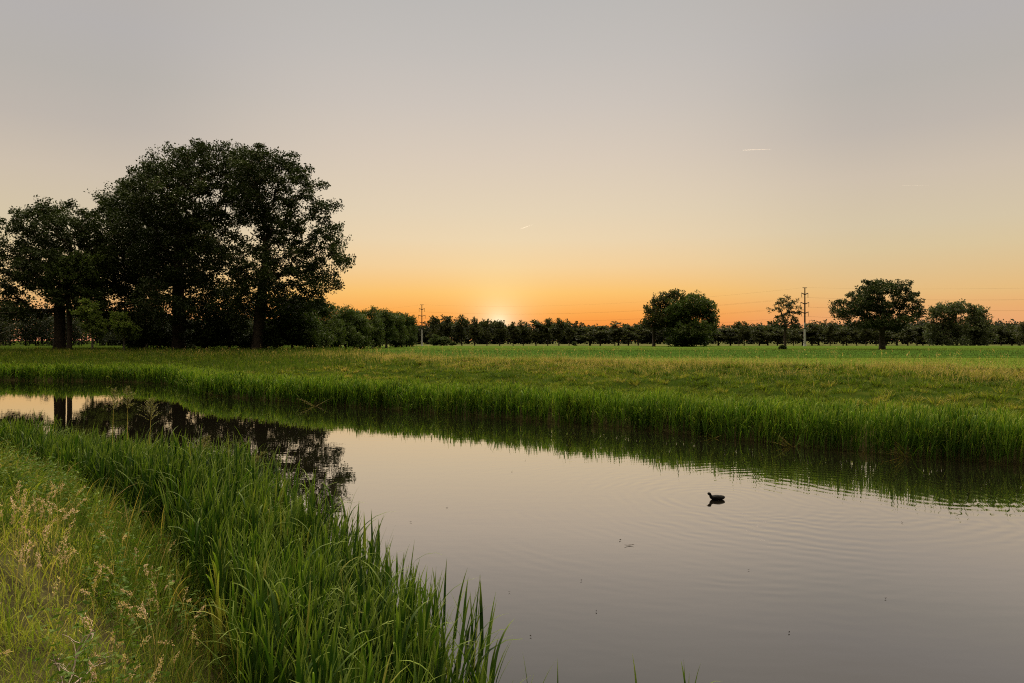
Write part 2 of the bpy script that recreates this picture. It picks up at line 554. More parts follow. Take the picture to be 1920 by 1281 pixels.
def grow_tree(seed, lobes, trunk_pts, trunk_r, n_clump, dmin, leaves, leafL, clump_r, bf=.28, tip_r=.02, step=.8,
              min_r=.0, leaf_asp=.62, flat=.7, sag=.0, outlier=.06):
    """lobes in metres from the trunk foot. Returns (trunk Geo, crown Geo)."""
    rng = np.random.default_rng(seed)
    C = thin(sample_lobes(rng, lobes, n_clump), dmin)
    C = C[C[:, 2] > .12]
    T = []
    tp = np.array(trunk_pts, float)
    for a, b in zip(tp[:-1], tp[1:]):
        k = max(1, int(np.linalg.norm(b - a) / step))
        for i in range(k):
            T.append(a + (b - a) * i / k)
    T.append(tp[-1])
    T = np.array(T)
    nmax = len(T) + len(C) * 30
    P = np.zeros((nmax, 3)); par = np.full(nmax, -1, int); path = np.zeros(nmax)
    P[:len(T)] = T
    n = len(T)
    par[1:n] = np.arange(n - 1)
    path[1:n] = np.cumsum(np.linalg.norm(np.diff(T, axis=0), axis=1))
    low = np.ones(nmax, bool)
    low[:max(1, int(n * .55))] = False           # the bottom of the trunk bears no limbs
    order = np.argsort(np.linalg.norm(C - T[-1], axis=1))
    tips = []
    for c in C[order]:
        d = np.linalg.norm(P[:n] - c, axis=1)
        cost = d + bf * path[:n] + .45 * np.maximum(0, P[:n, 2] - c[2] - .3 * d) + np.where(low[:n], 0, 1e6)
        i = int(np.argmin(cost))
        if d[i] < 1e-3:
            continue
        k = max(1, int(d[i] / step))
        a = P[i].copy(); prev = i
        perp = rng.normal(size=3) * .10 * d[i]
        for s in range(1, k + 1):
            if n >= nmax:
                break
            t = s / k
            q = a + (c - a) * t + perp * math.sin(PI * t)
            q[2] += .10 * d[i] * math.sin(PI * t) - sag * 0
            P[n] = q; par[n] = prev; path[n] = path[prev] + d[i] / k
            prev = n; n += 1
        tips.append(prev)
    P = P[:n]; par = par[:n]
    e = 2.3
    acc = np.zeros(n)
    acc[tips] += tip_r ** e
    for i in range(n - 1, 0, -1):
        if acc[i] == 0:
            acc[i] = tip_r ** e
        acc[par[i]] += acc[i]
    rad = acc ** (1 / e)
    kk = math.log(trunk_r / tip_r) / math.log(max(rad[0] / tip_r, 1.001))
    rad = tip_r * (rad / tip_r) ** kk
    nt = len(T)
    hgt = P[:, 2]
    flare = 1 + .38 * np.exp(-np.maximum(hgt, 0) / (1.3 * trunk_r + .05))
    rr = rad.copy(); rr[:nt] *= flare[:nt]
    g = Geo()
    ch = np.arange(1, n); pa = par[1:]
    r0 = np.minimum(rr[pa], rr[ch] * 1.9); r1 = rr[ch]
    r0[:nt - 1] = rr[pa[:nt - 1]]
    big = np.maximum(r0, r1) > trunk_r * .3
    mk = np.maximum(r0, r1) >= min_r
    dirs = (P[ch] - P[pa]) * .04
    add_tubes(g, (P[pa] - dirs)[big], (P[ch] + dirs)[big], r0[big], r1[big], 9)
    sm = mk & ~big
    add_tubes(g, (P[pa] - dirs)[sm], (P[ch] + dirs)[sm], r0[sm], r1[sm], 4)
    # leaves: sprays inside clumps
    cg = Geo()
    nc = len(C)
    per = max(4, leaves // nc)
    ns = max(3, per // 11)
    cr = clump_r * rng.uniform(.7, 1.25, nc)
    sub = C[:, None] + np.clip(rng.normal(size=(nc, ns, 3)), -1.5, 1.5) * cr[:, None, None] * np.array([.62, .62, .62 * flat])
    sub = sub.reshape(-1, 3); scr = np.repeat(cr, ns); srnd = np.repeat(rng.random(nc) * .6, ns) + rng.random(nc * ns) * .2
    m = max(2, per // ns)
    pos = sub[:, None] + np.clip(rng.normal(size=(len(sub), m, 3)), -1.6, 1.6) * (scr[:, None, None] * np.array([.26, .26, .2]))
    pos = pos.reshape(-1, 3)
    ax = rand_dirs(rng, len(pos)) + np.array([0, 0, .15])
    r = np.clip(np.repeat(srnd, m) + rng.random(len(pos)) * .25, 0, 1)
    L = leafL * rng.uniform(.65, 1.3, len(pos))
    add_leaves(cg, rng, pos, ax, L, L * leaf_asp, r)
    return g, cg


def px_tree(name, label, cat, base_px, D, lobes_px, trunk_r, trunk_top_py, leafmat, seed, n_clump, dmin, leaves, leafL, clump_r,
            lean=0.0, group=None, bark='bark', base_z=None, depth=1.0, **kw):
    """a tree measured from the photo at distance D: lobes (px, py, rx, rz[, depth offset in m])"""
    X = (base_px - 960) / F * D
    bz = float(gz(np.array([X]), np.array([D]))[0]) if base_z is None else base_z
    s = D / F
    rng = np.random.default_rng(seed + 99)
    lo = []
    for l in lobes_px:
        x = (l[0] - base_px) * s
        z = H_EYE - (l[1] - HY) * s - bz
        rx, rz = l[2] * s, l[3] * s
        rx = max(rx - .4 * clump_r, .4 * rx); rz = max(rz - .4 * clump_r, .4 * rz)
        dy = l[4] if len(l) > 4 else rng.uniform(-.5, .5) * rx
        lo.append((x, dy, z, rx, rx * depth, rz))
    top = H_EYE - (trunk_top_py - HY) * s - bz
    tp = [(0, 0, -.3), (lean * .3, .05, top * .45), (lean, -.1, top)]
    tg, cg = grow_tree(seed, lo, tp, trunk_r, n_clump, dmin, leaves, leafL, clump_r, **kw)
    root = empty(name, (X, D, bz), label, cat, group)
    link('trunk', tg.mesh(name + '_trunk', M[bark], True), root)
    link('crown', cg.mesh(name + '_crown', M[leafmat]), root)
    return root


# --- the big oaks on the left
px_tree('oak_tree', 'spreading oak at the left edge with a thick trunk and low side limb', 'tree', 112, 84,
        [(60, 430, 68, 52), (130, 415, 55, 40), (25, 500, 60, 55), (105, 500, 75, 60), (172, 430, 30, 42), (-10, 560, 50, 30),
         (55, 585, 60, 15), (20, 592, 45, 12), (150, 560, 48, 42), (-30, 450, 45, 55), (80, 395, 35, 22), (190, 500, 35, 50)], .62, 545, 'oak', 11, 640, 1.1,
        50000, .28, .82)
px_tree('oak_tree', 'dark low crowned oak between the left edge oak and the tallest crown', 'tree', 266, 90,
        [(240, 400, 48, 58), (212, 470, 55, 60), (185, 545, 45, 50), (250, 520, 70, 70), (300, 440, 60, 70), (262, 600, 60, 30), (180, 590, 35, 30)],
        .6, 540, 'oak', 12, 620, 1.0, 62000, .29, 1.0)
px_tree('oak_tree', 'tallest and densest oak crown in the clump on the left', 'tree', 335, 84,
        [(388, 302, 60, 32), (340, 318, 50, 30), (310, 330, 58, 48), (268, 370, 52, 48), (350, 380, 90, 70), (430, 335, 55, 52), (320, 470, 90, 80),
         (400, 470, 80, 80), (360, 560, 90, 60), (240, 425, 42, 45), (430, 300, 38, 22), (385, 620, 70, 30), (455, 305, 36, 28), (440, 288, 36, 26), (470, 335, 32, 36), (455, 405, 42, 50), (440, 570, 42, 38)], .7, 480, 'oak', 13, 1100, 1.15, 96000, .28, .86)
px_tree('oak_tree', 'open branched oak with a wide ragged crown right of the tallest oak', 'tree', 482, 81,
        [(518, 328, 44, 42), (480, 355, 50, 60), (568, 365, 46, 38), (604, 400, 26, 30), (540, 430, 55, 50), (618, 488, 34, 26), (560, 500, 58, 42),
         (592, 545, 42, 24), (500, 520, 60, 60), (480, 592, 60, 42), (540, 312, 26, 16), (602, 380, 26, 18), (575, 570, 40, 18), (490, 294, 36, 28), (532, 308, 36, 24), (500, 415, 40, 48), (470, 305, 32, 26), (462, 360, 36, 50), (556, 328, 34, 26), (585, 348, 30, 32), (622, 392, 18, 12), (632, 484, 30, 24), (612, 440, 32, 32), (606, 460, 34, 26), (468, 545, 44, 44), (525, 570, 42, 38), (612, 528, 30, 20)], .62, 470, 'oak', 14, 720, 1.12, 56000, .27, .8,
        lean=1.2)
# lighter ash in front of the left oak, saplings and undergrowth
px_tree('ash_tree', 'pale green leafy tree standing in front of the left edge oak', 'tree', 130, 82,
        [(105, 480, 18, 40), (125, 520, 28, 40), (110, 545, 25, 30), (165, 500, 28, 45), (170, 560, 30, 30)], .27, 560, 'ash', 15, 150, .6, 9000, .27, .8, tip_r=.015)
px_tree('sapling', 'light green sapling with slim pale stem beside the left edge oak', 'tree', 173, 79,
        [(172, 600, 22, 22), (165, 580, 20, 20), (180, 618, 16, 16)], .12, 600, 'sapling', 16, 70, .45, 4200, .24, .55, bark='palebark', tip_r=.012)
px_tree('sapling', 'thin stemmed green sapling just left of the dark oak trunks', 'tree', 232, 79,
        [(235, 612, 18, 20), (222, 600, 16, 18), (245, 625, 14, 15)], .09, 615, 'sapling', 17, 60, .45, 3200, .24, .5, bark='palebark', tip_r=.012)
px_tree('shrub', 'rounded green shrub at the foot of the open branched oak', 'shrub', 548, 83,
        [(552, 600, 38, 40), (525, 625, 35, 32), (575, 625, 30, 32), (545, 575, 25, 25)], .15, 610, 'hedge', 18, 200, .6, 15000, .28, .8)
px_tree('shrub', 'dark undergrowth shrub between the two right hand oak trunks', 'shrub', 430, 84,
        [(425, 615, 45, 40), (460, 635, 35, 25), (395, 632, 35, 28), (500, 630, 30, 30)], .15, 620, 'oak', 19, 170, .6, 13000, .28, .8)
px_tree('shrub', 'dim undergrowth shrub below the tallest oak', 'shrub', 300, 87,
        [(300, 625, 40, 32), (265, 638, 30, 22), (335, 635, 35, 25)], .15, 630, 'oak', 20, 130, .6, 9000, .28, .8)

# --- oaks, poplars and clump out on the field
px_tree('oak_tree', 'lone round headed oak on the right of the field with a stout trunk', 'tree', 1654, 108,
        [(1655, 539, 42, 16), (1632, 540, 26, 15), (1680, 540, 28, 15), (1706, 566, 24, 18), (1620, 556, 28, 16), (1690, 553, 28, 16), (1582, 580, 26, 18), (1610, 566, 28, 18), (1650, 572, 50, 20), (1602, 590, 32, 12), (1700, 585, 22, 18),
         (1660, 600, 50, 18), (1716, 590, 18, 18), (1622, 610, 32, 9), (1690, 612, 30, 11)], .42, 606, 'oak', 21, 520, .8, 30000, .27, .62)
px_tree('oak_tree', 'small thin crowned oak just left of the taller pole', 'tree', 1472, 108,
        [(1472, 566, 24, 10), (1458, 580, 18, 10), (1490, 582, 18, 10), (1472, 597, 26, 11), (1450, 606, 15, 6), (1497, 606, 20, 8), (1478, 612, 32, 5)],
        .2, 612, 'oak', 22, 130, .7, 4000, .23, .48)
px_tree('oak_tree', 'loose airy tree on the left side of the round clump in mid field', 'tree', 1226, 156,
        [(1243, 562, 20, 17), (1222, 582, 20, 15), (1264, 552, 18, 12), (1235, 602, 28, 18), (1211, 606, 10, 12), (1256, 590, 22, 22)], .35, 615, 'row', 23, 300, .8, 11000, .40, .85)
px_tree('chestnut_tree', 'dense round tree leafy to the ground in mid field', 'tree', 1286, 154,
        [(1300, 574, 40, 26), (1266, 594, 28, 34), (1326, 590, 20, 28), (1290, 620, 48, 25), (1328, 614, 18, 20), (1280, 640, 32, 12), (1310, 640, 28, 10)], .5, 610,
        'hedge', 24, 520, .8, 30000, .42, 1.0)
px_tree('poplar_tree', 'grey green feathery poplar right of the lone round headed oak', 'tree', 1778, 196,
        [(1770, 588, 26, 22), (1795, 580, 20, 16), (1762, 620, 24, 24), (1790, 615, 26, 26), (1778, 640, 36, 10)], .4, 610, 'poplar', 25, 260, 1.0, 12000, .5, 1.2)
px_tree('poplar_tree', 'second feathery poplar at the right end of the pair', 'tree', 1826, 200,
        [(1808, 578, 18, 14), (1830, 588, 18, 18), (1845, 608, 10, 14), (1822, 616, 28, 26), (1826, 640, 26, 10)], .4, 610, 'poplar', 26, 240, 1.0, 10000, .5, 1.2)
px_tree('field_tree', 'rounded tree cut by the right edge in front of the far wood', 'tree', 1922, 230,
        [(1918, 612, 12, 8), (1928, 625, 16, 14), (1912, 634, 14, 10)], .3, 630, 'row', 27, 110, .9, 3500, .5, 1.1)
for bx, bd, w_, lb in ((1464, 107.5, 12, 'low shrub at the foot of the small thin crowned oak'),):
    px_tree('shrub', lb, 'shrub', bx, bd, [(bx, 654, w_ * .8, 1.5), (bx + 10, 654.5, w_ * .6, 1.2)], .05, 651, 'oak', 28, 60, .3, 900, .28, .35, tip_r=.01)


# --- variants that repeat: hedgerow trees and avenue trees (unit trees about 8 m tall)
def unit_tree(name, seed, lobes, trunk_top, trunk_r, leafmat, n_clump, dmin, leaves, leafL, clump_r):
    tg, cg = grow_tree(seed, lobes, [(0, 0, -.3), (.05, .03, trunk_top * .5), (.1, 0, trunk_top)], trunk_r, n_clump, dmin, leaves, leafL, clump_r,
                       min_r=.02)
    return (tg.mesh(name + '_trunk', M['bark'], True), cg.mesh(name + '_crown', M[leafmat]))


HEDGE = []
for s in range(4):
    rg = np.random.default_rng(300 + s)
    lo = []
    for k in range(9):
        a = rg.uniform(0, 2 * PI); q = rg.uniform(.2, 1.0); zz = rg.uniform(1.2, 6.3)
        ww = 1.9 * (1 - .35 * abs(zz - 3.2) / 3.2)
        lo.append((math.cos(a) * q * 1.9, math.sin(a) * q * 1.9, zz, ww * rg.uniform(.75, 1.15), ww, ww * rg.uniform(.7, .95)))
    lo.append((0, 0, 6.6 + rg.uniform(-.3, .4), 1.4, 1.4, 1.0))
    HEDGE.append(unit_tree('hedgerow_tree', 310 + s, lo, 3.2, .22, 'hedge', 280, .55, 15000, .27, .75))
ROW = []
for s in range(4):
    rg = np.random.default_rng(400 + s)
    lo = []
    for k in range(7):
        a = rg.uniform(0, 2 * PI); q = rg.uniform(.1, 1.0); zz = rg.uniform(3.0, 7.2)
        ww = 1.45 * (1 - .4 * abs(zz - 5) / 3)
        lo.append((math.cos(a) * q * 1.2, math.sin(a) * q * 1.2, zz, ww, ww, ww * .8))
    lo.append((rg.uniform(-.4, .4), 0, 7.4, .8, .8, .7))
    ROW.append(unit_tree('avenue_tree', 410 + s, lo, 4.6, .16, 'row', 130, .6, 3200, .42, .72))

ORD = ['first', 'second', 'third', 'fourth', 'fifth', 'sixth', 'seventh', 'eighth', 'ninth', 'tenth', 'eleventh', 'twelfth', 'thirteenth',
       'fourteenth', 'fifteenth', 'sixteenth', 'seventeenth', 'eighteenth', 'nineteenth', 'twentieth', 'twenty-first', 'twenty-second',
       'twenty-third', 'twenty-fourth', 'twenty-fifth', 'twenty-sixth', 'twenty-seventh', 'twenty-eighth', 'twenty-ninth', 'thirtieth',
       'thirty-first', 'thirty-second', 'thirty-third', 'thirty-fourth', 'thirty-fifth', 'thirty-sixth', 'thirty-seventh', 'thirty-eighth', 'thirty-ninth', 'fortieth',
       'forty-first', 'forty-second', 'forty-third', 'forty-fourth', 'forty-fifth']


def place(kind, meshes, px, D, top_py, half_px, label, cat, group, rz, unit_h=8.0, unit_w=2.6):
    X = (px - 960) / F * D
    bz = float(gz(np.array([X]), np.array([D]))[0])
    hgt = H_EYE - (top_py - HY) / F * D - bz
    sx = half_px / F * D / unit_w
    root = empty(kind, (X, D, bz), label, cat, group, rz, (sx, sx, hgt / unit_h))
    link('trunk', meshes[0], root)
    link('crown', meshes[1], root)
    return root


rs = np.random.default_rng(5)
hedge_list = [(590, 88, 566, 42), (622, 97, 581, 36), (648, 104, 579, 32), (676, 110, 590, 32), (700, 118, 584, 30), (724, 126, 588, 26),
              (742, 136, 592, 26), (762, 146, 597, 22), (768, 158, 604, 15), (664, 120, 586, 30), (712, 134, 590, 26), (752, 150, 594, 22)]
for i, (px, D, ty, hw) in enumerate(sorted(hedge_list)):
    place('hedgerow_tree', HEDGE[i % 4], px, D, ty - rs.uniform(2, 10), hw, f'{ORD[i]} bushy tree right of the big oaks in the dark hedgerow', 'tree',
          'hedgerow trees between the big oaks and the pole', rs.uniform(0, 6), 7.6, 3.2)
row_px = [(813, 594, 13), (838, 599, 12), (866, 596, 14), (890, 601, 12), (913, 600, 12), (937, 605, 13), (962, 605, 12), (981, 603, 12),
          (1005, 605, 12), (1027, 601, 12), (1048, 600, 12), (1067, 608, 10)]
for i, (px, ty, hw) in enumerate(row_px):
    place('avenue_tree', ROW[i % 4], px, 240 + rs.uniform(-6, 6), ty + rs.uniform(-2, 4), hw * rs.uniform(.95, 1.35), f'{ORD[i]} tree right of the shorter pole in the row under the sunset', 'tree',
          'row of trees under the sunset glow', rs.uniform(0, 6), 7.6, 2.1)
for i, (px, hw) in enumerate(((764, 13), (816, 13), (832, 15), (848, 10), (1078, 6))):
    place('shrub', HEDGE[i % 4], px, 236, 622 + rs.uniform(-2, 10) + (12 if i > 2 else 0), hw, f'{ORD[i]} low grey green shrub along the foot of the row under the sunset', 'shrub',
          'shrubs at the foot of the sunset row', rs.uniform(0, 6), 7.6, 3.2)
k = 0
for px in list(np.arange(1108, 1215, 19)) + list(np.arange(1330, 1920, 17.5)):
    place('avenue_tree', ROW[k % 4], px + rs.uniform(-8, 8), 296 + rs.uniform(-14, 14), 611 + rs.uniform(-4, 12), 16 * rs.uniform(.6, 1.5),
          f'{ORD[k]} tree from the left in the long far avenue across the field', 'tree', 'far avenue across the field', rs.uniform(0, 6), 7.6, 2.1)
    k += 1


# --- the far wood: one continuous mass
def far_wood():
    rng = np.random.default_rng(77)
    line = np.array([(-330, 120), (-190, 150), (-125, 190), (-110, 300), (-70, 395), (60, 420), (200, 405), (330, 350), (520, 240)], float)
    seg = np.linalg.norm(np.diff(line, axis=0), axis=1); cum = np.concatenate([[0], np.cumsum(seg)])
    n = 1100
    s = rng.uniform(0, cum[-1], n)
    x = np.interp(s, cum, line[:, 0]) + rng.normal(size=n) * 4; y = np.interp(s, cum, line[:, 1]) + rng.uniform(-2, 24, n)
    near = np.clip(y / 400, .42, 1)
    hgt = (9.6 + 4.6 * fbm(s * .045, s * 0, 4) + rng.uniform(-1.2, 1.2, n) + 1.8 * (rng.random(n) < .06)) * (.62 + .38 * near) * 1.02
    z = gz(x, y)
    g = Geo()
    for i in range(n):
        sc = near[i]
        m = int(300 / sc)
        w = rng.uniform(2.6, 4.6) * (.55 + .45 * sc)
        d = rand_dirs(rng, m) * (rng.random(m) ** .33)[:, None]
        bump = 1 + .28 * np.sin(d[:, 0] * 5 + i) * np.cos(d[:, 2] * 6 + i * 2)
        p = np.stack([x[i] + d[:, 0] * w * bump, y[i] + d[:, 1] * w * bump, z[i] + hgt[i] * (.5 + .5 * d[:, 2] * bump)], -1)
        L = rng.uniform(.8, 1.6, m) * sc
        add_leaves(g, rng, p, rand_dirs(rng, m), L, L * .75, np.clip(rng.random() * .55 + rng.random(m) * .45, 0, 1))
    # stems showing at the wood's edge
    p0 = np.stack([x, y, z - .2], -1); p1 = np.stack([x, y, z + hgt * .6], -1)
    add_tubes(g, p0, p1, .16, .08, 4, r=.1)
    o = link('distant_wood', g.mesh('distant_wood', M['forest']))
    tag(o, 'low dark wood closing the horizon behind the fields', 'wood', kind='stuff')


far_wood()


# ------------------------------------------------------------------ poles and wires
steel = plain_mat('galvanised_steel', (.30, .30, .29), .55, .4, .12, .6)
backlit_steel = plain_mat('steel_backlit_tone', (.035, .025, .02), .8, .1, .2, .8)  # same steel, its colour darkened to stand for backlight against the sky
dark = plain_mat('insulator', (.08, .06, .05), .4, .5)
wire_m = plain_mat('wire_metal', (.012, .011, .01), .9, .05)
LINE_DIR = unit(np.array([[103., -77., 0]]))[0]
ACROSS = unit(np.array([[.95, .30, 0]]))[0]        # the way the crossarms point


def pole(px, D, label, rz_dir):
    X = (px - 960) / F * D
    bz = float(gz(np.array([X]), np.array([D]))[0])
    rz = math.atan2(ACROSS[1], ACROSS[0])
    root = empty('power_pole', (X, D, bz), label, 'pole', 'poles of the power line', rz)
    g = Geo()
    hs = [0, .5, 3, 5.6]; rr = [.36, .27, .23, .19]
    hu = [5.6, 8, 11, 14.0]; ru = [.185, .17, .145, .12]
    for a, b, c, d in zip(hs[:-1], hs[1:], rr[:-1], rr[1:]):
        add_tubes(g, [(0, 0, a)], [(0, 0, b)], [c], [d], 12)
    link('shaft', g.mesh('pole_shaft', steel, True), root)
    g = Geo()
    for a, b, c, d in zip(hu[:-1], hu[1:], ru[:-1], ru[1:]):
        add_tubes(g, [(0, 0, a)], [(0, 0, b)], [c], [d], 12)
    link('upper_shaft', g.mesh('pole_upper_shaft', backlit_steel, True), root)
    for zc, wd in ((12.6, .95), (10.35, 1.2), (8.1, 1.05)):
        g = Geo()
        for sgn in (-1, 1):
            add_tubes(g, [(0, 0, zc - .3)], [(sgn * wd * .55, 0, zc - .05)], [.13], [.11], 6)
            add_tubes(g, [(sgn * wd * .5, 0, zc - .07)], [(sgn * wd, 0, zc + .12)], [.112], [.08], 6)
        arm = link('crossarm', g.mesh('pole_crossarm', backlit_steel, True), root)
        for sgn in (-1, 1):
            g = Geo()
            z0 = zc + .1
            for q in range(9):
                add_tubes(g, [(sgn * (wd - .04), 0, z0 - q * .12)], [(sgn * (wd - .04), 0, z0 - q * .12 - .12)], [.075], [.035], 6)
            link('insulator', g.mesh('pole_insulator', dark, True), arm)
    g = Geo()
    add_tubes(g, [(-.6, 0, 13.95)], [(.6, 0, 13.95)], [.09], [.09], 6)
    link('top_bracket', g.mesh('pole_top_bracket', backlit_steel, True), root)
    return np.array([X, D, bz])


PA = pole(791, 231, 'shorter looking slim pole where the hedgerow meets the sunset row', 0)
PB = pole(1509, 163, 'taller pale pole with three crossarms beside the small thin crowned oak', 0)
PC = PB + (PB - PA) * np.array([1, 1, 0]); PC[2] = 1.9
PZ = PA - (PB - PA) * np.array([1, 1, 0]); PZ[2] = PA[2]


def wire(off, zc, label):
    g = Geo()
    for a, b in ((PZ, PA), (PA, PB), (PB, PC)):
        t = np.linspace(0, 1, 33)[:, None]
        p = a + (b - a) * t + ACROSS * off + np.array([0, 0, 1.0]) * zc
        p[:, 2] -= (2.1 * 4 * t * (1 - t))[:, 0]
        add_tubes(g, p[:-1], p[1:], .006, .006, 4)
    o = link('power_wire', g.mesh('power_wire', wire_m))
    tag(o, label, 'wire', 'wires of the power line')


for zc, wd, nm in ((12.6, .91, 'upper'), (10.35, 1.16, 'middle'), (8.1, 1.01, 'lower')):
    for sgn, side in ((1, 'far'), (-1, 'near')):
        wire(sgn * wd, zc - .98, f'thin dark wire hung from the {side} end of the {nm} crossarms')
wire(0, 14.0, 'single thin earth wire running over the tops of the poles')

# ------------------------------------------------------------------ vegetation on the banks
def scatter(rng, n, x0, x1, y0, y1, margin=1.05, pad=3.0):
    x = rng.uniform(x0, x1, n); y = rng.uniform(y0, y1, n)
    k = np.abs(x) < margin * np.maximum(y, 0) + pad
    return x[k], y[k]


def along(rng, line, s0, s1, n, d0, d1, sign):
    """points along a polyline (arc length window), pushed d0..d1 to the side"""
    seg = np.linalg.norm(np.diff(line, axis=0), axis=1); cum = np.concatenate([[0], np.cumsum(seg)])
    s = rng.uniform(s0 * cum[-1], s1 * cum[-1], n)
    x = np.interp(s, cum, line[:, 0]); y = np.interp(s, cum, line[:, 1])
    i = np.clip(np.searchsorted(cum, s) - 1, 0, len(seg) - 1)
    t = np.diff(line, axis=0)[i] / seg[i][:, None]
    d = rng.uniform(d0, d1, n)
    return x - sign * t[:, 1] * d, y + sign * t[:, 0] * d, d, s


def base3(x, y, dz=-.04):
    return np.stack([x, y, np.maximum(gz(x, y), -.6) + dz], -1)


def stuff(name, g, mat, label, cat, smooth=False):
    o = link(name, g.mesh(name, mat, smooth))
    return tag(o, label, cat, kind='stuff')


def leafy_reeds(g, rng, b, h, r, nleaf, Lr, Wr, S, az_mean, lowest=.28, stem_w=.008, stem_S=4, wscale=1.0):
    """reed stems, each with long sword leaves leaving it higher and higher and arching out"""
    n = len(b)
    ws = np.broadcast_to(wscale, (n,))
    hs = h * .80
    c = add_blades(g, rng, b, hs, np.abs(rng.normal(.04, .04, n)), np.abs(rng.normal(.08, .08, n)), stem_w * ws, stem_S, r, az=rng.normal(az_mean, .9, n), foot=1., power=1.5)
    for k in range(nleaf):
        u = lowest + (1 - lowest) * (k + rng.random(n)) / nleaf
        u = np.minimum(u, .99)
        i = np.clip((u * stem_S).astype(int), 0, stem_S - 1); f = (u * stem_S - i)[:, None]
        ar = np.arange(n)
        p = c[ar, i] * (1 - f) + c[ar, i + 1] * f
        top = (b[:, 2] + h - p[:, 2])
        L = np.minimum(rng.uniform(Lr[0], Lr[1], n), np.maximum(top * rng.uniform(.85, 1.2, n), .22))
        th = np.abs(rng.normal(.22, .13, n)) * (1.15 - .75 * u)
        bend = np.abs(rng.normal(.42, .36, n)) * (1.1 - .5 * u)
        far_ = rng.random(n) < .12
        bend = np.where(far_, bend + rng.uniform(.8, 1.6, n), bend)
        L = np.where(far_, L * 1.15, L)
        az = np.where(rng.random(n) < .55, rng.uniform(0, 2 * PI, n), rng.normal(az_mean, .8, n))
        w = rng.uniform(Wr[0], Wr[1], n) * ws
        fa = az + PI / 2 + rng.normal(0, .35, n)
        v, fc, tt, _ = blades(rng, p, L, th, bend, w, S, az=az, fa=fa, foot=.7, power=1.8)
        g.add(v, fc, t=.35 + .65 * tt, r=rep(np.clip(r + rng.normal(size=n) * .10, 0, np.where(r > .97, 1, .96)), S))


def near_reeds():
    rng = np.random.default_rng(21)
    g = Geo()
    n = 56000
    x = rng.uniform(-13, 3.2, n); y = rng.uniform(2.2, 17, n)
    dn = dnear(x, y)
    wmax = .80 + .7 * (fbm(x * .6, y * .6, 40) - .4) - .25 * sstep(10.5, 15, y)
    wmin = -.75 - .35 * fbm(x * 1.3, y * 1.3, 41)
    cl = fbm(x * 2.2, y * 2.2, 42)
    edge = sstep(wmin, wmin + .5, dn) * (1 - sstep(wmax - .45, wmax, dn))
    thinr = 1 - sstep(-.4, .08, x)
    k = (rng.random(n) < edge * np.clip((cl - .2) * 2.4, .12, 1) * thinr) & (np.abs(x) < 1.05 * y + 2.5)
    x, y, dn = x[k], y[k], dn[k]
    n = len(x)
    b = base3(x, y)
    clump = fbm(x * .8, y * .8, 43)
    top = 1.24 + .50 * clump + .26 * np.exp(-(((x + 4.6) / 2.2) ** 2 + ((y - 9.6) / 2.4) ** 2)) + rng.normal(size=n) * .13 - .25 * sstep(.4, .9, dn) * rng.random(n)
    top -= .3 * (rng.random(n) < .25) * rng.random(n) * 2
    h = np.maximum(top - b[:, 2], .35)
    r = np.clip(.15 + .6 * fbm(x * 1.1, y * 1.1, 44) + rng.normal(size=n) * .2, 0, .96)
    leafy_reeds(g, rng, b, h, r, 6, (.45, .85), (.016, .032), 7, .2, .26)
    stuff('near_reed_bed', g, M['reed'], 'tall dense green reeds fringing the near bank', 'reeds')
    return n


def far_reeds():
    rng = np.random.default_rng(22)
    g = Geo()
    n = 46000
    x, y, d, s = along(rng, FAR, .18, .80, n, -.55, 1.9, -1)
    dw = fbm(s * .35, s * 0 + 2, 50)
    wmin = -.25 - .45 * dw
    wmax = 1.2 + .8 * fbm(s * .2, s * 0 + 5, 51)
    k = (d > wmin) & (d < wmax) & (np.abs(x) < .95 * y + 6)
    dens = np.clip((fbm(x * 1.4, y * 1.4, 52) - .15) * 2.6, .2, 1)
    dist = np.hypot(x, y)
    k &= rng.random(n) < dens * np.clip(26 / dist, .45, 1)
    x, y, d, s = x[k], y[k], d[k], s[k]
    n = len(x)
    b = base3(x, y, -.1)
    top = .90 + .36 * fbm(x * .4, y * .4, 53) + .40 * fbm(x * 1.5, y * 1.5, 57) + .12 * rng.normal(size=n)
    h = np.maximum(top - b[:, 2], .3)
    r = np.clip(.1 + .65 * fbm(x * .7, y * .7, 54) + rng.normal(size=n) * .18, 0, .96)
    ws = np.clip(dist[k] / 26, .85, 1.8)
    leafy_reeds(g, rng, b, h, r, 5, (.4, .75), (.022, .042), 4, .1, .2, .016, 3, ws)
    print('far reeds', n)
    stuff('far_reed_bed', g, M['farreed'], 'green reed fringe standing along the far water edge', 'reeds')


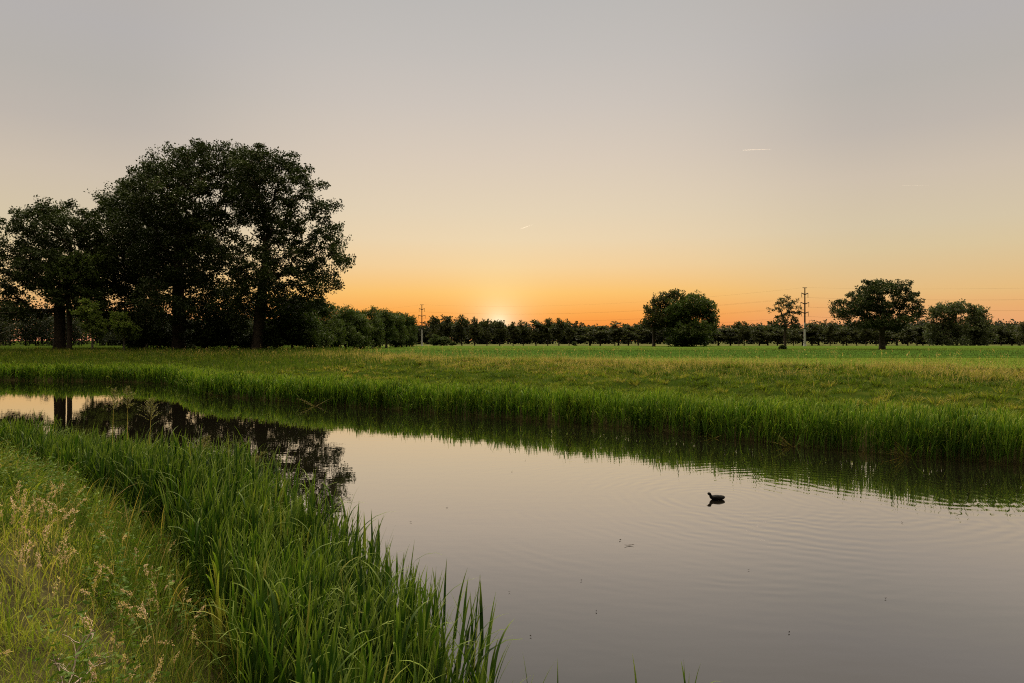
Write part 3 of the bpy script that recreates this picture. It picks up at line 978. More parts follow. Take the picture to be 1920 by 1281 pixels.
def far_meadow():
    rng = np.random.default_rng(23)
    # rough grass on the sloping bank
    g = Geo()
    x, y = scatter(rng, 700000, -75, 60, 14, 82, .92, 4)
    df = dfar(x, y)
    hum = fbm(x * .55, y * .75, 60)
    left = sstep(-12, -20, x)
    k = (df > 1.9) & (df < 19 + 9 * left) & (rng.random(len(x)) < np.clip(30 / np.hypot(x, y), .25, 1) * np.clip((hum - .1) * 1.9, .25, 1))
    x, y, df, hum, left = x[k], y[k], df[k], hum[k], left[k]
    n = len(x)
    print('meadow', n)
    tus = fbm(x * .9, y * 1.1, 61)
    h = (.09 + .55 * np.clip(tus - .30, 0, 1)) * rng.uniform(.7, 1.3, n) * (1 + .9 * left)
    r = np.clip(.0 + .86 * (fbm(x * .28, y * .5, 62) - .1) + rng.normal(size=n) * .16 + .18 * sstep(9, 15, df), 0, 1)
    w = rng.uniform(.012, .03, n) * np.clip(np.hypot(x, y) / 26, .8, 2.2)
    add_blades(g, rng, base3(x, y), h, np.abs(rng.normal(.25, .2, n)), np.abs(rng.normal(.7, .5, n)), w, 3, r)
    # tussocks: dense hassocks with dark gaps between them
    cx, cy = scatter(rng, 42000, -70, 60, 14, 80, .92, 4)
    df = dfar(cx, cy); k = (df > 2.2) & (df < 17) & (rng.random(len(cx)) < np.clip(30 / np.hypot(cx, cy), .3, 1) * .62)
    cx, cy, df = cx[k], cy[k], df[k]; m = len(cx); q = 42
    print('tussocks', m)
    rad = rng.uniform(.10, .32, m); hh = rng.uniform(.14, .40, m) * (.6 + .8 * fbm(cx * .5, cy * .5, 161)); rr_ = np.clip(fbm(cx * .3, cy * .4, 162) * .9 - .05 + rng.normal(size=m) * .16, 0, 1)
    a = rng.uniform(0, 2 * PI, (m, q)); rd = np.sqrt(rng.random((m, q))) * rad[:, None]
    x = (cx[:, None] + np.cos(a) * rd).ravel(); y = (cy[:, None] + np.sin(a) * rd).ravel(); n = len(x)
    h = (hh[:, None] * rng.uniform(.65, 1.15, (m, q))).ravel()
    r = np.clip(np.repeat(rr_, q) + rng.normal(size=n) * .1, 0, 1)
    add_blades(g, rng, base3(x, y), h, (np.abs(rng.normal(.12, .1, (m, q))) + .5 * rd / rad[:, None] * .8).ravel(), np.abs(rng.normal(.9, .5, n)),
               rng.uniform(.014, .03, n) * np.clip(np.hypot(x, y) / 26, .8, 2.0), 3, r, az=(a + rng.normal(size=(m, q)) * .4).ravel())
    stuff('far_bank_grass', g, M['meadow'], 'rough tussocky grass on the far bank behind the reeds', 'grass')
    # tan band of dry grass with seed heads
    g = Geo()
    x, y = scatter(rng, 900000, -70, 60, 16, 85, .92, 4)
    df = dfar(x, y)
    band = np.exp(-((df - 14.2 - 2.2 * (fbm(x * .12, y * .12, 63) - .5)) / 2.8) ** 2)
    k = (df > 6) & (rng.random(len(x)) < band * np.clip((fbm(x * .3, y * .5, 64) - .25) * 2.6, .05, 1) * np.clip(30 / np.hypot(x, y), .25, 1) * (1 - .55 * sstep(-10, -26, x)))
    x, y = x[k], y[k]
    n = len(x)
    print('tan', n)
    b = base3(x, y)
    h = rng.uniform(.22, .55, n) * (.55 + .9 * fbm(x * .7, y * .7, 166))
    r = np.clip(.3 + .5 * fbm(x * .6, y * .6, 65) + rng.normal(size=n) * .2, 0, 1)
    c = add_blades(g, rng, b, h, np.abs(rng.normal(.18, .16, n)), np.abs(rng.normal(.5, .4, n)), rng.uniform(.006, .012, n) * np.clip(np.hypot(x, y) / 30, .9, 2), 3, r)
    sel = rng.random(n) < .6
    tip = c[sel, -1]; q = len(tip)
    kk = 5
    pos = (tip[:, None] + rng.normal(size=(q, kk, 3)) * np.array([.02, .02, .06])).reshape(-1, 3)
    add_leaves(g, rng, pos, rng.normal(size=(q * kk, 3)) * .4 + np.array([0, 0, 1]), .055, .012, np.clip(np.repeat(r[sel], kk) + .2, 0, 1), t=np.ones(q * kk))
    # scattered tall flowering grasses over the near field edge
    x, y = scatter(rng, 1800, -40, 55, 20, 75, .92, 4)
    df = dfar(x, y); k = (df > 11) & (df < 26); x, y = x[k], y[k]; n = len(x)
    r = rng.uniform(.4, 1, n)
    c = add_blades(g, rng, base3(x, y), rng.uniform(.5, .95, n), np.abs(rng.normal(.08, .08, n)), np.abs(rng.normal(.3, .3, n)), rng.uniform(.012, .02, n), 3, r)
    tip = c[:, -1]
    pos = (tip[:, None] + rng.normal(size=(n, 4, 3)) * np.array([.03, .03, .08])).reshape(-1, 3)
    add_leaves(g, rng, pos, rng.normal(size=(n * 4, 3)) * .4 + np.array([0, 0, 1]), .10, .035, np.repeat(r, 4), t=np.ones(n * 4))
    stuff('dry_seed_grass', g, M['tan'], 'tan band of dry seeding grass along the top of the far bank', 'grass')
    # field turf
    g = Geo()
    x, y = scatter(rng, 260000, -60, 115, 28, 125, .9, 4)
    df = dfar(x, y)
    k = (df > 15) & (x > -.33 * y + rng.normal(size=len(x)) * 2) & (rng.random(len(x)) < np.clip(40 / y, .3, 1))
    x, y = x[k], y[k]; n = len(x)
    print('field', n)
    ditch = np.exp(-((y - 57.5) / 1.2) ** 2) * sstep(-14, -6, x)
    h = rng.uniform(.07, .16, n) * (1 + 2.6 * ditch * rng.random(n))
    r = np.clip(.4 * fbm(x * .1, y * .4, 66) + .42 + rng.normal(size=n) * .15 - .5 * sstep(57, 59, y) * (1 - sstep(92, 100, y)), 0, 1)
    add_blades(g, rng, base3(x, y), h, np.abs(rng.normal(.3, .2, n)), np.abs(rng.normal(.5, .3, n)), rng.uniform(.025, .05, n) * np.clip(y / 60, .8, 1.8), 2, r)
    stuff('field_grass', g, M['field'], 'short bright green grass of the flat field beyond the bank', 'grass')
    # tall weeds in front of the big oaks
    g = Geo()
    x, y = scatter(rng, 60000, -75, -8, 48, 92, .92, 4)
    df = dfar(x, y)
    k = (df > 1.5) & (x < -.30 * y + 4 + rng.normal(size=len(x)) * 2) & (rng.random(len(x)) < .25 + .75 * fbm(x * .3, y * .3, 68))
    x, y = x[k], y[k]; n = len(x)
    print('oakweeds', n)
    h = rng.uniform(.3, .75, n) + .5 * np.clip(fbm(x * .4, y * .4, 69) - .55, 0, 1)
    r = np.clip(fbm(x * .4, y * .4, 70) * .8 + rng.normal(size=n) * .15 + .12 * sstep(68, 80, y), 0, 1)
    add_blades(g, rng, base3(x, y), h, np.abs(rng.normal(.12, .1, n)), np.abs(rng.normal(.4, .3, n)), rng.uniform(.04, .085, n), 3, r)
    stuff('tall_weeds', g, M['weed'], 'tall weedy grass under and before the big oaks', 'weeds')


def seed_stalks(g, gs, rng, x, y, h, r, w=.0035, head=.14, droop=1.0, K=30, fl=.016, spread=.011, S=9):
    n = len(x)
    bend = np.abs(rng.normal(.9, .5, n)) * droop
    c = add_blades(g, rng, base3(x, y), h, np.abs(rng.normal(.06, .06, n)), bend, np.full(n, w), S, r, foot=1., power=4.0)
    hl = head * rng.uniform(.7, 1.3, n)
    # positions along the top of every stalk
    u = rng.random((n, K))
    tt = 1 - u * (hl / h)[:, None]
    i = np.clip((tt * S).astype(int), 0, S - 1); f = tt * S - i
    a = np.take_along_axis(c, i[..., None], 1); b = np.take_along_axis(c, (i + 1)[..., None], 1)
    p = a + (b - a) * f[..., None]
    ax = unit(b - a)
    prof = np.sin(np.clip(u, .04, 1) * PI * .9 + .25) * .9 + .15
    o = rng.normal(size=(n, K, 3)) * (spread * prof)[..., None]
    add_leaves(gs, rng, (p + o).reshape(-1, 3), (ax + rng.normal(size=(n, K, 3)) * .35).reshape(-1, 3), fl * rng.uniform(.7, 1.3, n * K), fl * .42,
               np.clip(np.repeat(r, K) * .5 + rng.random(n * K) * .5, 0, 1))


def near_bank():
    rng = np.random.default_rng(24)
    # 1 lime green short grass, bottom left
    g = Geo()
    n = 340000
    x = rng.uniform(-13, 2.5, n); y = rng.uniform(1.2, 15.5, n)
    dn = dnear(x, y)
    far_ = np.clip(4.2 / np.hypot(x, y), .22, 1.0) * (1 - .8 * sstep(5.6, 7.6, y + 1.2 * (fbm(x * .8, y * .8, 180) - .5)))
    zone = sstep(1.15, 1.75, dn + .7 * (fbm(x * 1.1, y * 1.1, 80) - .5))
    k = (rng.random(n) < zone * far_ * np.clip((fbm(x * 2.6, y * 2.6, 81) - .12) * 2.2, .3, 1)) & (np.abs(x) < 1.0 * y + 1.2) & (dn < 9)
    x, y, dn = x[k], y[k], dn[k]; n = len(x)
    print('lime', n)
    h = rng.uniform(.08, .34, n) * (.35 + 1.25 * fbm(x * 2.2, y * 2.2, 82))
    r = np.clip(.05 + .72 * fbm(x * .9, y * .9, 83) + rng.normal(size=n) * .2, 0, 1)
    w = rng.uniform(.003, .0075, n) * np.clip(np.hypot(x, y) / 4.5, .9, 2.2)
    add_blades(g, rng, base3(x, y, -.02), h, np.abs(rng.normal(.3, .25, n)), np.abs(rng.normal(.9, .6, n)), w, 4, r)
    stuff('near_bank_grass', g, M['lime'], 'lime green and straw flecked grass on the near bank', 'grass')
    # 2 darker weedy grass between turf and reeds and up the left bank
    g = Geo()
    n = 300000
    x = rng.uniform(-19, 2.0, n); y = rng.uniform(2.0, 19, n)
    dn = dnear(x, y)
    lf = sstep(5.4, 7.2, y + .8 * (fbm(x * .8, y * .8, 181) - .5))
    zone = sstep(.4 - .7 * lf, .8 - .6 * lf, dn) * (1 - sstep(1.3 + 4.6 * lf, 1.9 + 6.0 * lf, dn + .8 * (fbm(x, y, 84) - .5)))
    k = (rng.random(n) < zone * np.clip(6.5 / np.hypot(x, y), .3, 1) * np.clip((fbm(x * 1.8, y * 1.8, 85) - .15) * 2.2, .15, 1)) & (np.abs(x) < 1.0 * y + 1.2)
    x, y, dn, lf = x[k], y[k], dn[k], lf[k]
    k = rng.random(len(x)) < np.where((lf < .5) & (dn < 1.9), .25 + .75 * sstep(.4, .6, fbm(x * 2.4, y * 2.4, 190)), 1)
    x, y, dn, lf = x[k], y[k], dn[k], lf[k]; n = len(x)
    print('weedgrass', n)
    b = base3(x, y, -.02)
    h = rng.uniform(.25, .62, n) * (.6 + .7 * fbm(x * .9, y * .9, 86))
    cap = np.maximum(1.66 + .2 * rng.normal(size=n) * .5 - b[:, 2], .2)
    h = h * (.75 + .9 * rng.random(n) * fbm(x * 2.2, y * 2.2, 191))
    r_extra = .3 * (rng.random(n) < .22) * (dn < 2.2)
    h = np.where(lf > .4, np.minimum(h * 1.5, np.maximum(cap, .3)), h)
    r = np.clip(.05 + .7 * fbm(x * .7, y * .7, 87) + rng.normal(size=n) * .24 + .12 * lf + r_extra, 0, 1)
    w = rng.uniform(.004, .010, n) * np.clip(np.hypot(x, y) / 6, .9, 2.0)
    add_blades(g, rng, b, h, np.abs(rng.normal(.15, .15, n)), np.abs(rng.normal(.8, .6, n)), w, 5, r)
    stuff('near_weedy_grass', g, M['weed'], 'darker tangled weedy grass between turf and near reeds', 'weeds')
    # 3 leafy herbs (nettles, docks)
    gl = Geo()
    n = 11000
    x = rng.uniform(-12, 1.2, n); y = rng.uniform(2.5, 15, n)
    dn = dnear(x, y)
    patch = fbm(x * 1.2, y * 1.2, 88)
    lf = sstep(-4, -6, x)
    k = (dn > .4 - .4 * lf) & (dn < 1.75 + 1.5 * lf) & (patch > .46 - .06 * lf) & (np.abs(x) < 1.0 * y + 1.0)
    x, y = x[k], y[k]; n = len(x)
    print('herbs', n)
    b = base3(x, y)
    h = rng.uniform(.22, .72, n) * np.where(b[:, 2] > 1.3, .7, 1)
    S = 7
    rr = rng.random(n)
    v, f, tt, c = blades(rng, b, h, np.abs(rng.normal(.1, .08, n)), np.abs(rng.normal(.3, .2, n)), np.full(n, .007), S, foot=1.)
    gl.add(v, f, r=rep(rr * .5 + .45, S))
    pos, ax, ro = [], [], []
    for lev in range(2, S + 1):
        for kq in range(3):
            a = rng.uniform(0, 2 * PI, n)
            pos.append(c[:, lev]); ax.append(np.stack([np.cos(a), np.sin(a), rng.uniform(-.55, .35, n)], -1)); ro.append(np.clip(rr * .6 + rng.random(n) * .4, 0, 1))
    pos = np.concatenate(pos); ax = np.concatenate(ax); ro = np.concatenate(ro)
    L = rng.uniform(.03, .065, len(pos))
    add_leaves(gl, rng, pos, ax, L, L * .36, ro, .12)
    stuff('nettle_patch', gl, M['herb'], 'leafy nettles and herbs tangled at the foot of the near reeds', 'weeds')
    # 4 dry stalks with seed heads
    g = Geo(); gs = Geo()
    n = 2600
    x = rng.uniform(-10, .3, n); y = rng.uniform(2.2, 11, n)
    dn = dnear(x, y)
    dens = .04 + .30 * sstep(.5, .66, fbm(x * 1.1 + 3, y * 1.1, 90))
    k = (dn > .7) & (dn < 3.4) & (y < 7.5) & (rng.random(n) < dens * .8) & (np.abs(x) < 1.0 * y + 1)
    x, y = x[k], y[k]; n = len(x)
    # extra clumps where the photo has them
    ex, ey = [], []
    qx, qy, qd, _ = along(rng, NEAR, .55, .74, 330, .7, 1.9, 1)
    ex.append(qx); ey.append(qy)
    for cx, cy, sd, m in ((-1.95, 4.05, .16, 26), (-1.62, 3.95, .12, 18), (-1.42, 3.75, .10, 12), (-2.3, 4.3, .2, 12), (-3.7, 5.0, .35, 30), (-4.2, 5.6, .35, 18), (-2.9, 5.5, .45, 22)):
        ex.append(rng.normal(cx, sd, m)); ey.append(rng.normal(cy, sd, m))
    x = np.concatenate([x] + ex); y = np.concatenate([y] + ey); n = len(x)
    print('stalks', n)
    seed_stalks(g, gs, rng, x, y, rng.uniform(.38, .78, n), np.clip(rng.normal(.55, .25, n), 0, 1), .0042, .13, .9, 46, .017, .0085)
    me = g.mesh('dry_stalks', M['tan']); me2 = gs.mesh('dry_seed_heads', M['seed'])
    o = link('dry_stalks', me)
    tag(o, 'dry pinkish brown grass stalks leaning over the near bank', 'grass', kind='stuff')
    o2 = link('seed_heads', me2, o)
    o2['kind'] = 'stuff'


print('near reeds', near_reeds())
far_reeds()
far_meadow()
near_bank()


# feathery reed plumes rising above the near reeds: counted things
def plume(px, py_top, D, stem_h, label, seed, lean=.05, wide=1.0, heads=.34):
    rng = np.random.default_rng(seed)
    X = (px - 960) / F * D
    ztop = H_EYE - (py_top - HY) / F * D
    root = empty('reed_plume', (X, D, ztop - stem_h), label, 'reed', 'feathery plumes above the near reeds')
    g = Geo(); gs = Geo()
    S = 10
    az = np.array([rng.uniform(-.6, .6)])
    v, f, tt, c = blades(rng, np.zeros((1, 3)), np.array([stem_h]), np.array([.01]), np.array([lean]), np.array([.011]), S, az=az, fa=np.array([.2]), foot=1.)
    v2, f2, tt2, c2 = blades(rng, np.zeros((1, 3)), np.array([stem_h]), np.array([.01]), np.array([lean]), np.array([.011]), S, az=az, fa=np.array([1.77]), foot=1.)
    g.add(v, f, t=tt, r=np.full(len(v), .55)); g.add(v2, f2, t=tt2, r=np.full(len(v2), .55))
    link('stem', g.mesh('plume_stem', M['tan']), root)
    c = c[0]
    for k in range(16):
        u = k / 15
        zt = stem_h - heads * (1 - u)
        i = min(int(zt / stem_h * S), S - 1); fr = zt / stem_h * S - i
        p = c[i] + (c[min(i + 1, S)] - c[i]) * fr
        for q in range(3):
            a = rng.uniform(0, 2 * PI)
            L = (.17 * (1 - u) + .035) * wide * rng.uniform(.7, 1.2)
            d = np.array([math.cos(a) * .75, math.sin(a) * .75, .75 + .6 * u])
            m = 9
            tq = np.linspace(.12, 1, m)[:, None]
            pts = p + d * L * tq + np.array([0, 0, -.25]) * L * tq ** 2
            add_leaves(gs, rng, pts, np.tile(d, (m, 1)) + rng.normal(size=(m, 3)) * .35, .030, .011, rng.random(m))
    link('plume', gs.mesh('plume_head', M['plume']), root)


plume(210, 733, 12.6, 1.5, 'leftmost of the two tall feathery plumes above the near reeds', 501, .05, 1.0, .36)
plume(238, 728, 12.6, 1.55, 'right one of the two tall feathery plumes above the near reeds', 502, .04, 1.0, .38)
plume(279, 752, 11.9, 1.4, 'wide drooping plume right of the two tall feathery ones', 503, .12, 1.35, .36)
plume(369, 812, 10.6, 1.2, 'dark plume tilting right halfway along the near reed edge', 504, .75, .75, .25)
plume(446, 842, 9.9, 1.2, 'low plume arching right where the near reeds meet dark water', 505, .95, .7, .22)


# stray reeds at the bottom edge
def reed_tuft(px, py_top, D, n, label, seed, spread=.03):
    rng = np.random.default_rng(seed)
    X = (px - 960) / F * D
    ztop = H_EYE - (py_top - HY) / F * D
    g = Geo()
    b = np.stack([rng.normal(0, spread, n), rng.normal(0, spread, n), np.full(n, -.5)], -1)
    h = (ztop + .5) * rng.uniform(.82, 1.0, n); h[0] = ztop + .52
    leafy_reeds(g, rng, b, h, rng.uniform(.3, .8, n), 4, (.3, .6), (.012, .02), 7, .3, .45)
    o = link('reed_tuft', g.mesh('reed_tuft', M['reed']), None, (X, D, 0))
    tag(o, label, 'reed', 'stray reeds at the bottom edge')


reed_tuft(1275, 1226, 4.3, 6, 'tallest stray reed tuft standing out in the water at the bottom', 601)
reed_tuft(1184, 1248, 4.3, 4, 'short stray reed tuft left of the tallest one at the bottom', 602)
reed_tuft(1038, 1252, 4.35, 5, 'stray reed tuft beside the end of the near reed bed', 603)


# dead twiggy branch lying in the turf
def dead_branch():
    rng = np.random.default_rng(31)
    X, Y = -2.45, 3.72
    z = float(gz(np.array([X]), np.array([Y]))[0])
    g = Geo()
    def twig(p, d, L, r, lev):
        k = 6
        q = p.copy(); dd = d.copy()
        for i in range(k):
            dd = unit((dd + rng.normal(size=3) * .22)[None])[0]
            q2 = q + dd * L / k
            add_tubes(g, [q], [q2], [r * (1 - i / k * .6)], [r * (1 - (i + 1) / k * .6)], 6)
            if lev > 0 and rng.random() < .75:
                twig(q2, unit((dd + rng.normal(size=3) * .7 + np.array([0, 0, .2]))[None])[0], L * .55, r * .55, lev - 1)
            q = q2
    add_tubes(g, [(-.12, .0, 0)], [(.12, -.02, .01)], [.016], [.012], 7)
    twig(np.array([.04, -.12, -.02]), np.array([-.2, .3, .75]), .42, .010, 2)
    twig(np.array([.1, .02, 0]), np.array([.5, .2, .6]), .26, .007, 2)
    twig(np.array([-.1, .02, .02]), np.array([-.75, .1, .28]), .34, .007, 2)
    twig(np.array([-.02, .05, .02]), np.array([.1, .3, .9]), .30, .006, 2)
    twig(np.array([.0, -.02, .03]), np.array([.9, -.2, .2]), .30, .006, 2)
    o = link('dead_branch', g.mesh('dead_branch', M['deadwood'], True), None, (X, Y, z))
    tag(o, 'bare grey forked dead branch lying in the lime green grass', 'branch')


dead_branch()


# ------------------------------------------------------------------ the coot
def coot():
    feather = plain_mat('coot_feathers', (.0035, .0035, .004), .7, .05, .4, 40)
    white = plain_mat('coot_bill', (.62, .58, .52), .4, .4)
    red = plain_mat('coot_eye', (.12, .01, .008), .2, .6)
    root = empty('coot', (COOT[0], COOT[1], 0), 'black coot swimming left in the middle of the rippled water', 'bird', None, math.radians(184), .95)
    # spine stations from tail to crown: (x, z, half width, half height)
    st = [(-.200, .056, .008, .010), (-.190, .055, .030, .024), (-.165, .052, .054, .040), (-.125, .048, .072, .052), (-.07, .042, .082, .056),
          (-.01, .040, .086, .058), (.045, .040, .080, .054), (.085, .048, .066, .050), (.108, .062, .050, .044), (.122, .082, .038, .038),
          (.131, .098, .029, .030), (.138, .114, .027, .028), (.149, .128, .033, .034), (.165, .134, .037, .036), (.182, .132, .031, .031), (.196, .126, .013, .014)]
    st = np.array(st)
    # finer stations
    tq = np.linspace(0, len(st) - 1, 61)
    fin = np.stack([np.interp(tq, np.arange(len(st)), st[:, k]) for k in range(4)], -1)
    for _ in range(2):
        fin[1:-1] = (fin[:-2] + 2 * fin[1:-1] + fin[2:]) / 4
    d = np.gradient(fin[:, :2], axis=0); d /= np.linalg.norm(d, axis=1)[:, None] + 1e-9
    sides = 20
    ph = np.arange(sides) * 2 * PI / sides
    V = []
    for (x, z, hw, hh), (dx, dz) in zip(fin, d):
        nx, nz = -dz, dx
        V.append(np.stack([x + nx * hh * np.sin(ph), hw * np.cos(ph), z + nz * hh * np.sin(ph)], -1))
    V = np.concatenate(V)
    n = len(fin)
    k = (np.arange(n - 1) * sides)[:, None]
    i = np.arange(sides); j = (i + 1) % sides
    f = (k[:, :, None] + np.stack([i, j, j + sides, i + sides], -1)[None]).reshape(-1, 4)
    caps = [np.array([list(range(sides))[::-1]]), np.array([[(n - 1) * sides + q for q in range(sides)]])]
    body = link('body', new_mesh('coot_body', V, [f] + caps, feather, None, True), root)
    # folded wings as low shells over the flanks
    for s in (-1, 1):
        g = Geo()
        m = 14
        u = np.linspace(0, 1, m)
        x = .07 - u * .255
        top = .086 + .014 * np.sin(u * PI) - .022 * u ** 2
        ht = .062 * np.sin(np.clip(u * .93 + .07, 0, 1) * PI) ** .6 + .006
        pr = np.interp(x[::-1], fin[:38, 0], fin[:38, 2])[::-1]
        a = np.stack([x, s * (pr * .62), top], -1); b_ = np.stack([x, s * (pr * 1.06 + .004), top - ht * .45], -1); c_ = np.stack([x - .006, s * (pr * 1.05 + .003), top - ht], -1)
        vv = np.stack([a, b_, c_], 1).reshape(-1, 3)
        q = np.arange(m - 1)[:, None] * 3
        ff = np.concatenate([q + np.array([[0, 1, 4, 3]]), q + np.array([[1, 2, 5, 4]])])
        g.add(vv, ff)
        link('wing', g.mesh('coot_wing', feather, True), root)
    g = Geo()
    add_tubes(g, [(.190, 0, .122)], [(.226, 0, .112)], [.0095], [.002], 10)
    add_tubes(g, [(.183, 0, .139)], [(.193, 0, .123)], [.006], [.0085], 10)
    link('bill', g.mesh('coot_bill', white, True), root)
    for s in (-1, 1):
        g = Geo()
        add_tubes(g, [(.168, s * .023, .133)], [(.168, s * .0305, .133)], [.0042], [.002], 8)
        link('eye', g.mesh('coot_eye', red, True), root)


coot()


# ------------------------------------------------------------------ floating bits and broken reeds
def floater(px, py, L, W, rz, label, cat='leaf', name='floating_leaf', mat='deadwood', seed=0, group=None):
    rng = np.random.default_rng(seed)
    D = H_EYE * F / (py - HY)
    X = (px - 960) / F * D
    g = Geo()
    m = 9
    u = np.linspace(-1, 1, m)
    w = W * np.sqrt(np.clip(1 - u ** 2, 0, 1)) * (1 + .3 * rng.normal(size=m)) + .002
    zc = .004 + .012 * u ** 2
    yo = .05 * L * np.sin(u * 2.2 + seed)
    a = np.stack([u * L / 2, yo + w / 2, zc + .004], -1); c = np.stack([u * L / 2, yo, zc], -1); b = np.stack([u * L / 2, yo - w / 2, zc + .003], -1)
    v = np.stack([a, c, b], 1).reshape(-1, 3)
    q = np.arange(m - 1)[:, None] * 3
    g.add(v, np.concatenate([q + np.array([[0, 1, 4, 3]]), q + np.array([[1, 2, 5, 4]])]))
    o = link(name, g.mesh(name, M[mat], True), None, (X, D, .004))
    o.rotation_euler = (0, 0, rz)
    tag(o, label, cat, group)


M['wetleaf'] = plain_mat('wet_leaf', (.016, .012, .008), .8, .05)
floater(1180, 1024, .17, .03, .1, 'long dark leaf floating left of and below the coot', mat='wetleaf', seed=1)
floater(1163, 1014, .05, .02, .9, 'tiny dark leaf floating just above the long floating leaf', mat='wetleaf', seed=2)
small = [(955, 1112), (1090, 1090), (1118, 1148), (995, 1195), (1404, 1070), (1661, 1124), (1480, 1188), (1692, 981), (770, 980), (838, 953), (985, 864), (960, 885)]
for i, (a, b) in enumerate(small):
    floater(a, b, .024 if b > 1000 else .05, .010, i * .7, 'tiny dark speck of debris floating on the open water', 'debris', 'floating_debris', 'wetleaf', 10 + i,
            'specks floating on the open water')


def broken_reeds(px, py, n, label, seed, sc=1.0):
    rng = np.random.default_rng(seed)
    D = H_EYE * F / (py - HY)
    X = (px - 960) / F * D
    g = Geo()
    b = np.stack([rng.normal(0, .08, n), rng.normal(0, .04, n), np.full(n, .0)], -1)
    add_blades(g, rng, b, rng.uniform(.4, .85, n) * sc, rng.uniform(.75, 1.3, n), rng.uniform(.1, .5, n), rng.uniform(.014, .024, n), 5, rng.uniform(.3, .8, n),
               az=np.where(rng.random(n) < .75, PI + rng.normal(0, .25, n), rng.normal(0, .3, n)))
    o = link('broken_reeds', g.mesh('broken_reeds', M['strawreed']), None, (X, D, -.02))
    tag(o, label, 'reed', 'broken reed stalks at the far water edge')


broken_reeds(1484, 838, 9, 'pale fan of broken reeds at the far water edge above the coot', 701)
broken_reeds(1704, 857, 11, 'largest pale fan of broken reeds near the right edge', 702, 1.3)
broken_reeds(1626, 848, 6, 'small broken reeds left of the largest pale fan', 703, .7)
broken_reeds(1340, 822, 5, 'few bent reeds at the far water edge left of the coot fan', 704, .8)
broken_reeds(590, 762, 9, 'pale bent reeds lying on the water below the open branched oak', 705, 1.6)
broken_reeds(410, 742, 8, 'pale bent reeds at the water edge below the tallest oak', 706, 1.5)


# ------------------------------------------------------------------ contrails
def contrail(px0, py0, px1, py1, D, r, label):
    m, nt, out = nodes('contrail_vapour')
    d = nt.nodes.new('ShaderNodeBsdfDiffuse'); d.inputs['Color'].default_value = (.95, .95, .95, 1)
    t = nt.nodes.new('ShaderNodeBsdfTranslucent'); t.inputs['Color'].default_value = (.95, .95, .95, 1)
    mx = nt.nodes.new('ShaderNodeMixShader'); nt.links.new(d.outputs[0], mx.inputs[1]); nt.links.new(t.outputs[0], mx.inputs[2])
    tr = nt.nodes.new('ShaderNodeBsdfTransparent'); m2 = nt.nodes.new('ShaderNodeMixShader'); m2.inputs[0].default_value = .22
    nt.links.new(tr.outputs[0], m2.inputs[1]); nt.links.new(mx.outputs[0], m2.inputs[2]); nt.links.new(m2.outputs[0], out.inputs['Surface'])
    P0 = np.array([(px0 - 960) / F * D, D, H_EYE + (HY - py0) / F * D]); P1 = np.array([(px1 - 960) / F * D, D * .97, H_EYE + (HY - py1) / F * D * .97])
    t_ = np.linspace(0, 1, 25)[:, None]
    p = P0 + (P1 - P0) * t_
    rad = r * (1 - .75 * t_[:, 0]) * np.minimum(1, t_[:, 0] * 6 + .1)
    g = Geo()
    add_tubes(g, p[:-1], p[1:], rad[:-1], rad[1:], 8)
    o = link('contrail', g.mesh('contrail', m, True))
    tag(o, label, 'contrail', 'contrails')


contrail(1391, 282, 1431, 280, 9000, 5.5, 'longest white contrail high in the right of the sky')
contrail(975, 430, 998, 421.5, 9500, 5, 'slanting contrail above the sunset glow')
contrail(1688, 348.5, 1718, 348, 10500, 1.1, 'faint contrail in the sky above the lone round headed oak')

# ------------------------------------------------------------------ sky, sun, haze, camera
SUN_AZ = math.atan2(-25, 1280)      # from +Y towards +X
SUN_EL = math.radians(1.45)
sd = Vector((math.sin(SUN_AZ) * math.cos(SUN_EL), math.cos(SUN_AZ) * math.cos(SUN_EL), math.sin(SUN_EL)))

world = bpy.data.worlds.new('World')
scene.world = world
world.use_nodes = True
nt = world.node_tree
nt.nodes.clear()
wout = nt.nodes.new('ShaderNodeOutputWorld')
tc = nt.nodes.new('ShaderNodeTexCoord')
nrm = nt.nodes.new('ShaderNodeVectorMath'); nrm.operation = 'NORMALIZE'
nt.links.new(tc.outputs['Generated'], nrm.inputs[0])
sep = nt.nodes.new('ShaderNodeSeparateXYZ'); nt.links.new(nrm.outputs[0], sep.inputs[0])
z = sep.outputs[2]
A = ramp(nt, [(0, lin((240, 130, 60))), (.02, lin((246, 145, 62))), (.0375, lin((250, 166, 76))), (.0688, lin((249, 194, 110))), (.107, lin((241, 207, 155))),
              (.145, lin((233, 211, 175))), (.183, lin((226, 209, 181))), (.255, lin((216, 202, 185))), (.324, lin((204, 195, 186))), (.387, lin((194, 189, 184))),
              (.446, lin((187, 184, 181))), (.6, lin((186, 178, 165))), (1, lin((200, 184, 150)))])
B = ramp(nt, [(0, lin((228, 150, 110))), (.024, lin((233, 167, 112))), (.0425, lin((233, 175, 113))), (.061, lin((230, 187, 125))), (.086, lin((224, 192, 141))),
              (.1175, lin((218, 197, 157))), (.147, lin((213, 197, 167))), (.207, lin((205, 191, 173))), (.264, lin((190, 181, 172))), (.319, lin((182, 177, 171))),
              (.37, lin((180, 176, 174))), (.6, lin((180, 173, 163))), (1, lin((200, 184, 150)))])
nt.links.new(z, A.inputs[0]); nt.links.new(z, B.inputs[0])
hor = nt.nodes.new('ShaderNodeCombineXYZ'); nt.links.new(sep.outputs[0], hor.inputs[0]); nt.links.new(sep.outputs[1], hor.inputs[1])
hn = nt.nodes.new('ShaderNodeVectorMath'); hn.operation = 'NORMALIZE'; nt.links.new(hor.outputs[0], hn.inputs[0])
dt = nt.nodes.new('ShaderNodeVectorMath'); dt.operation = 'DOT_PRODUCT'; nt.links.new(hn.outputs[0], dt.inputs[0])
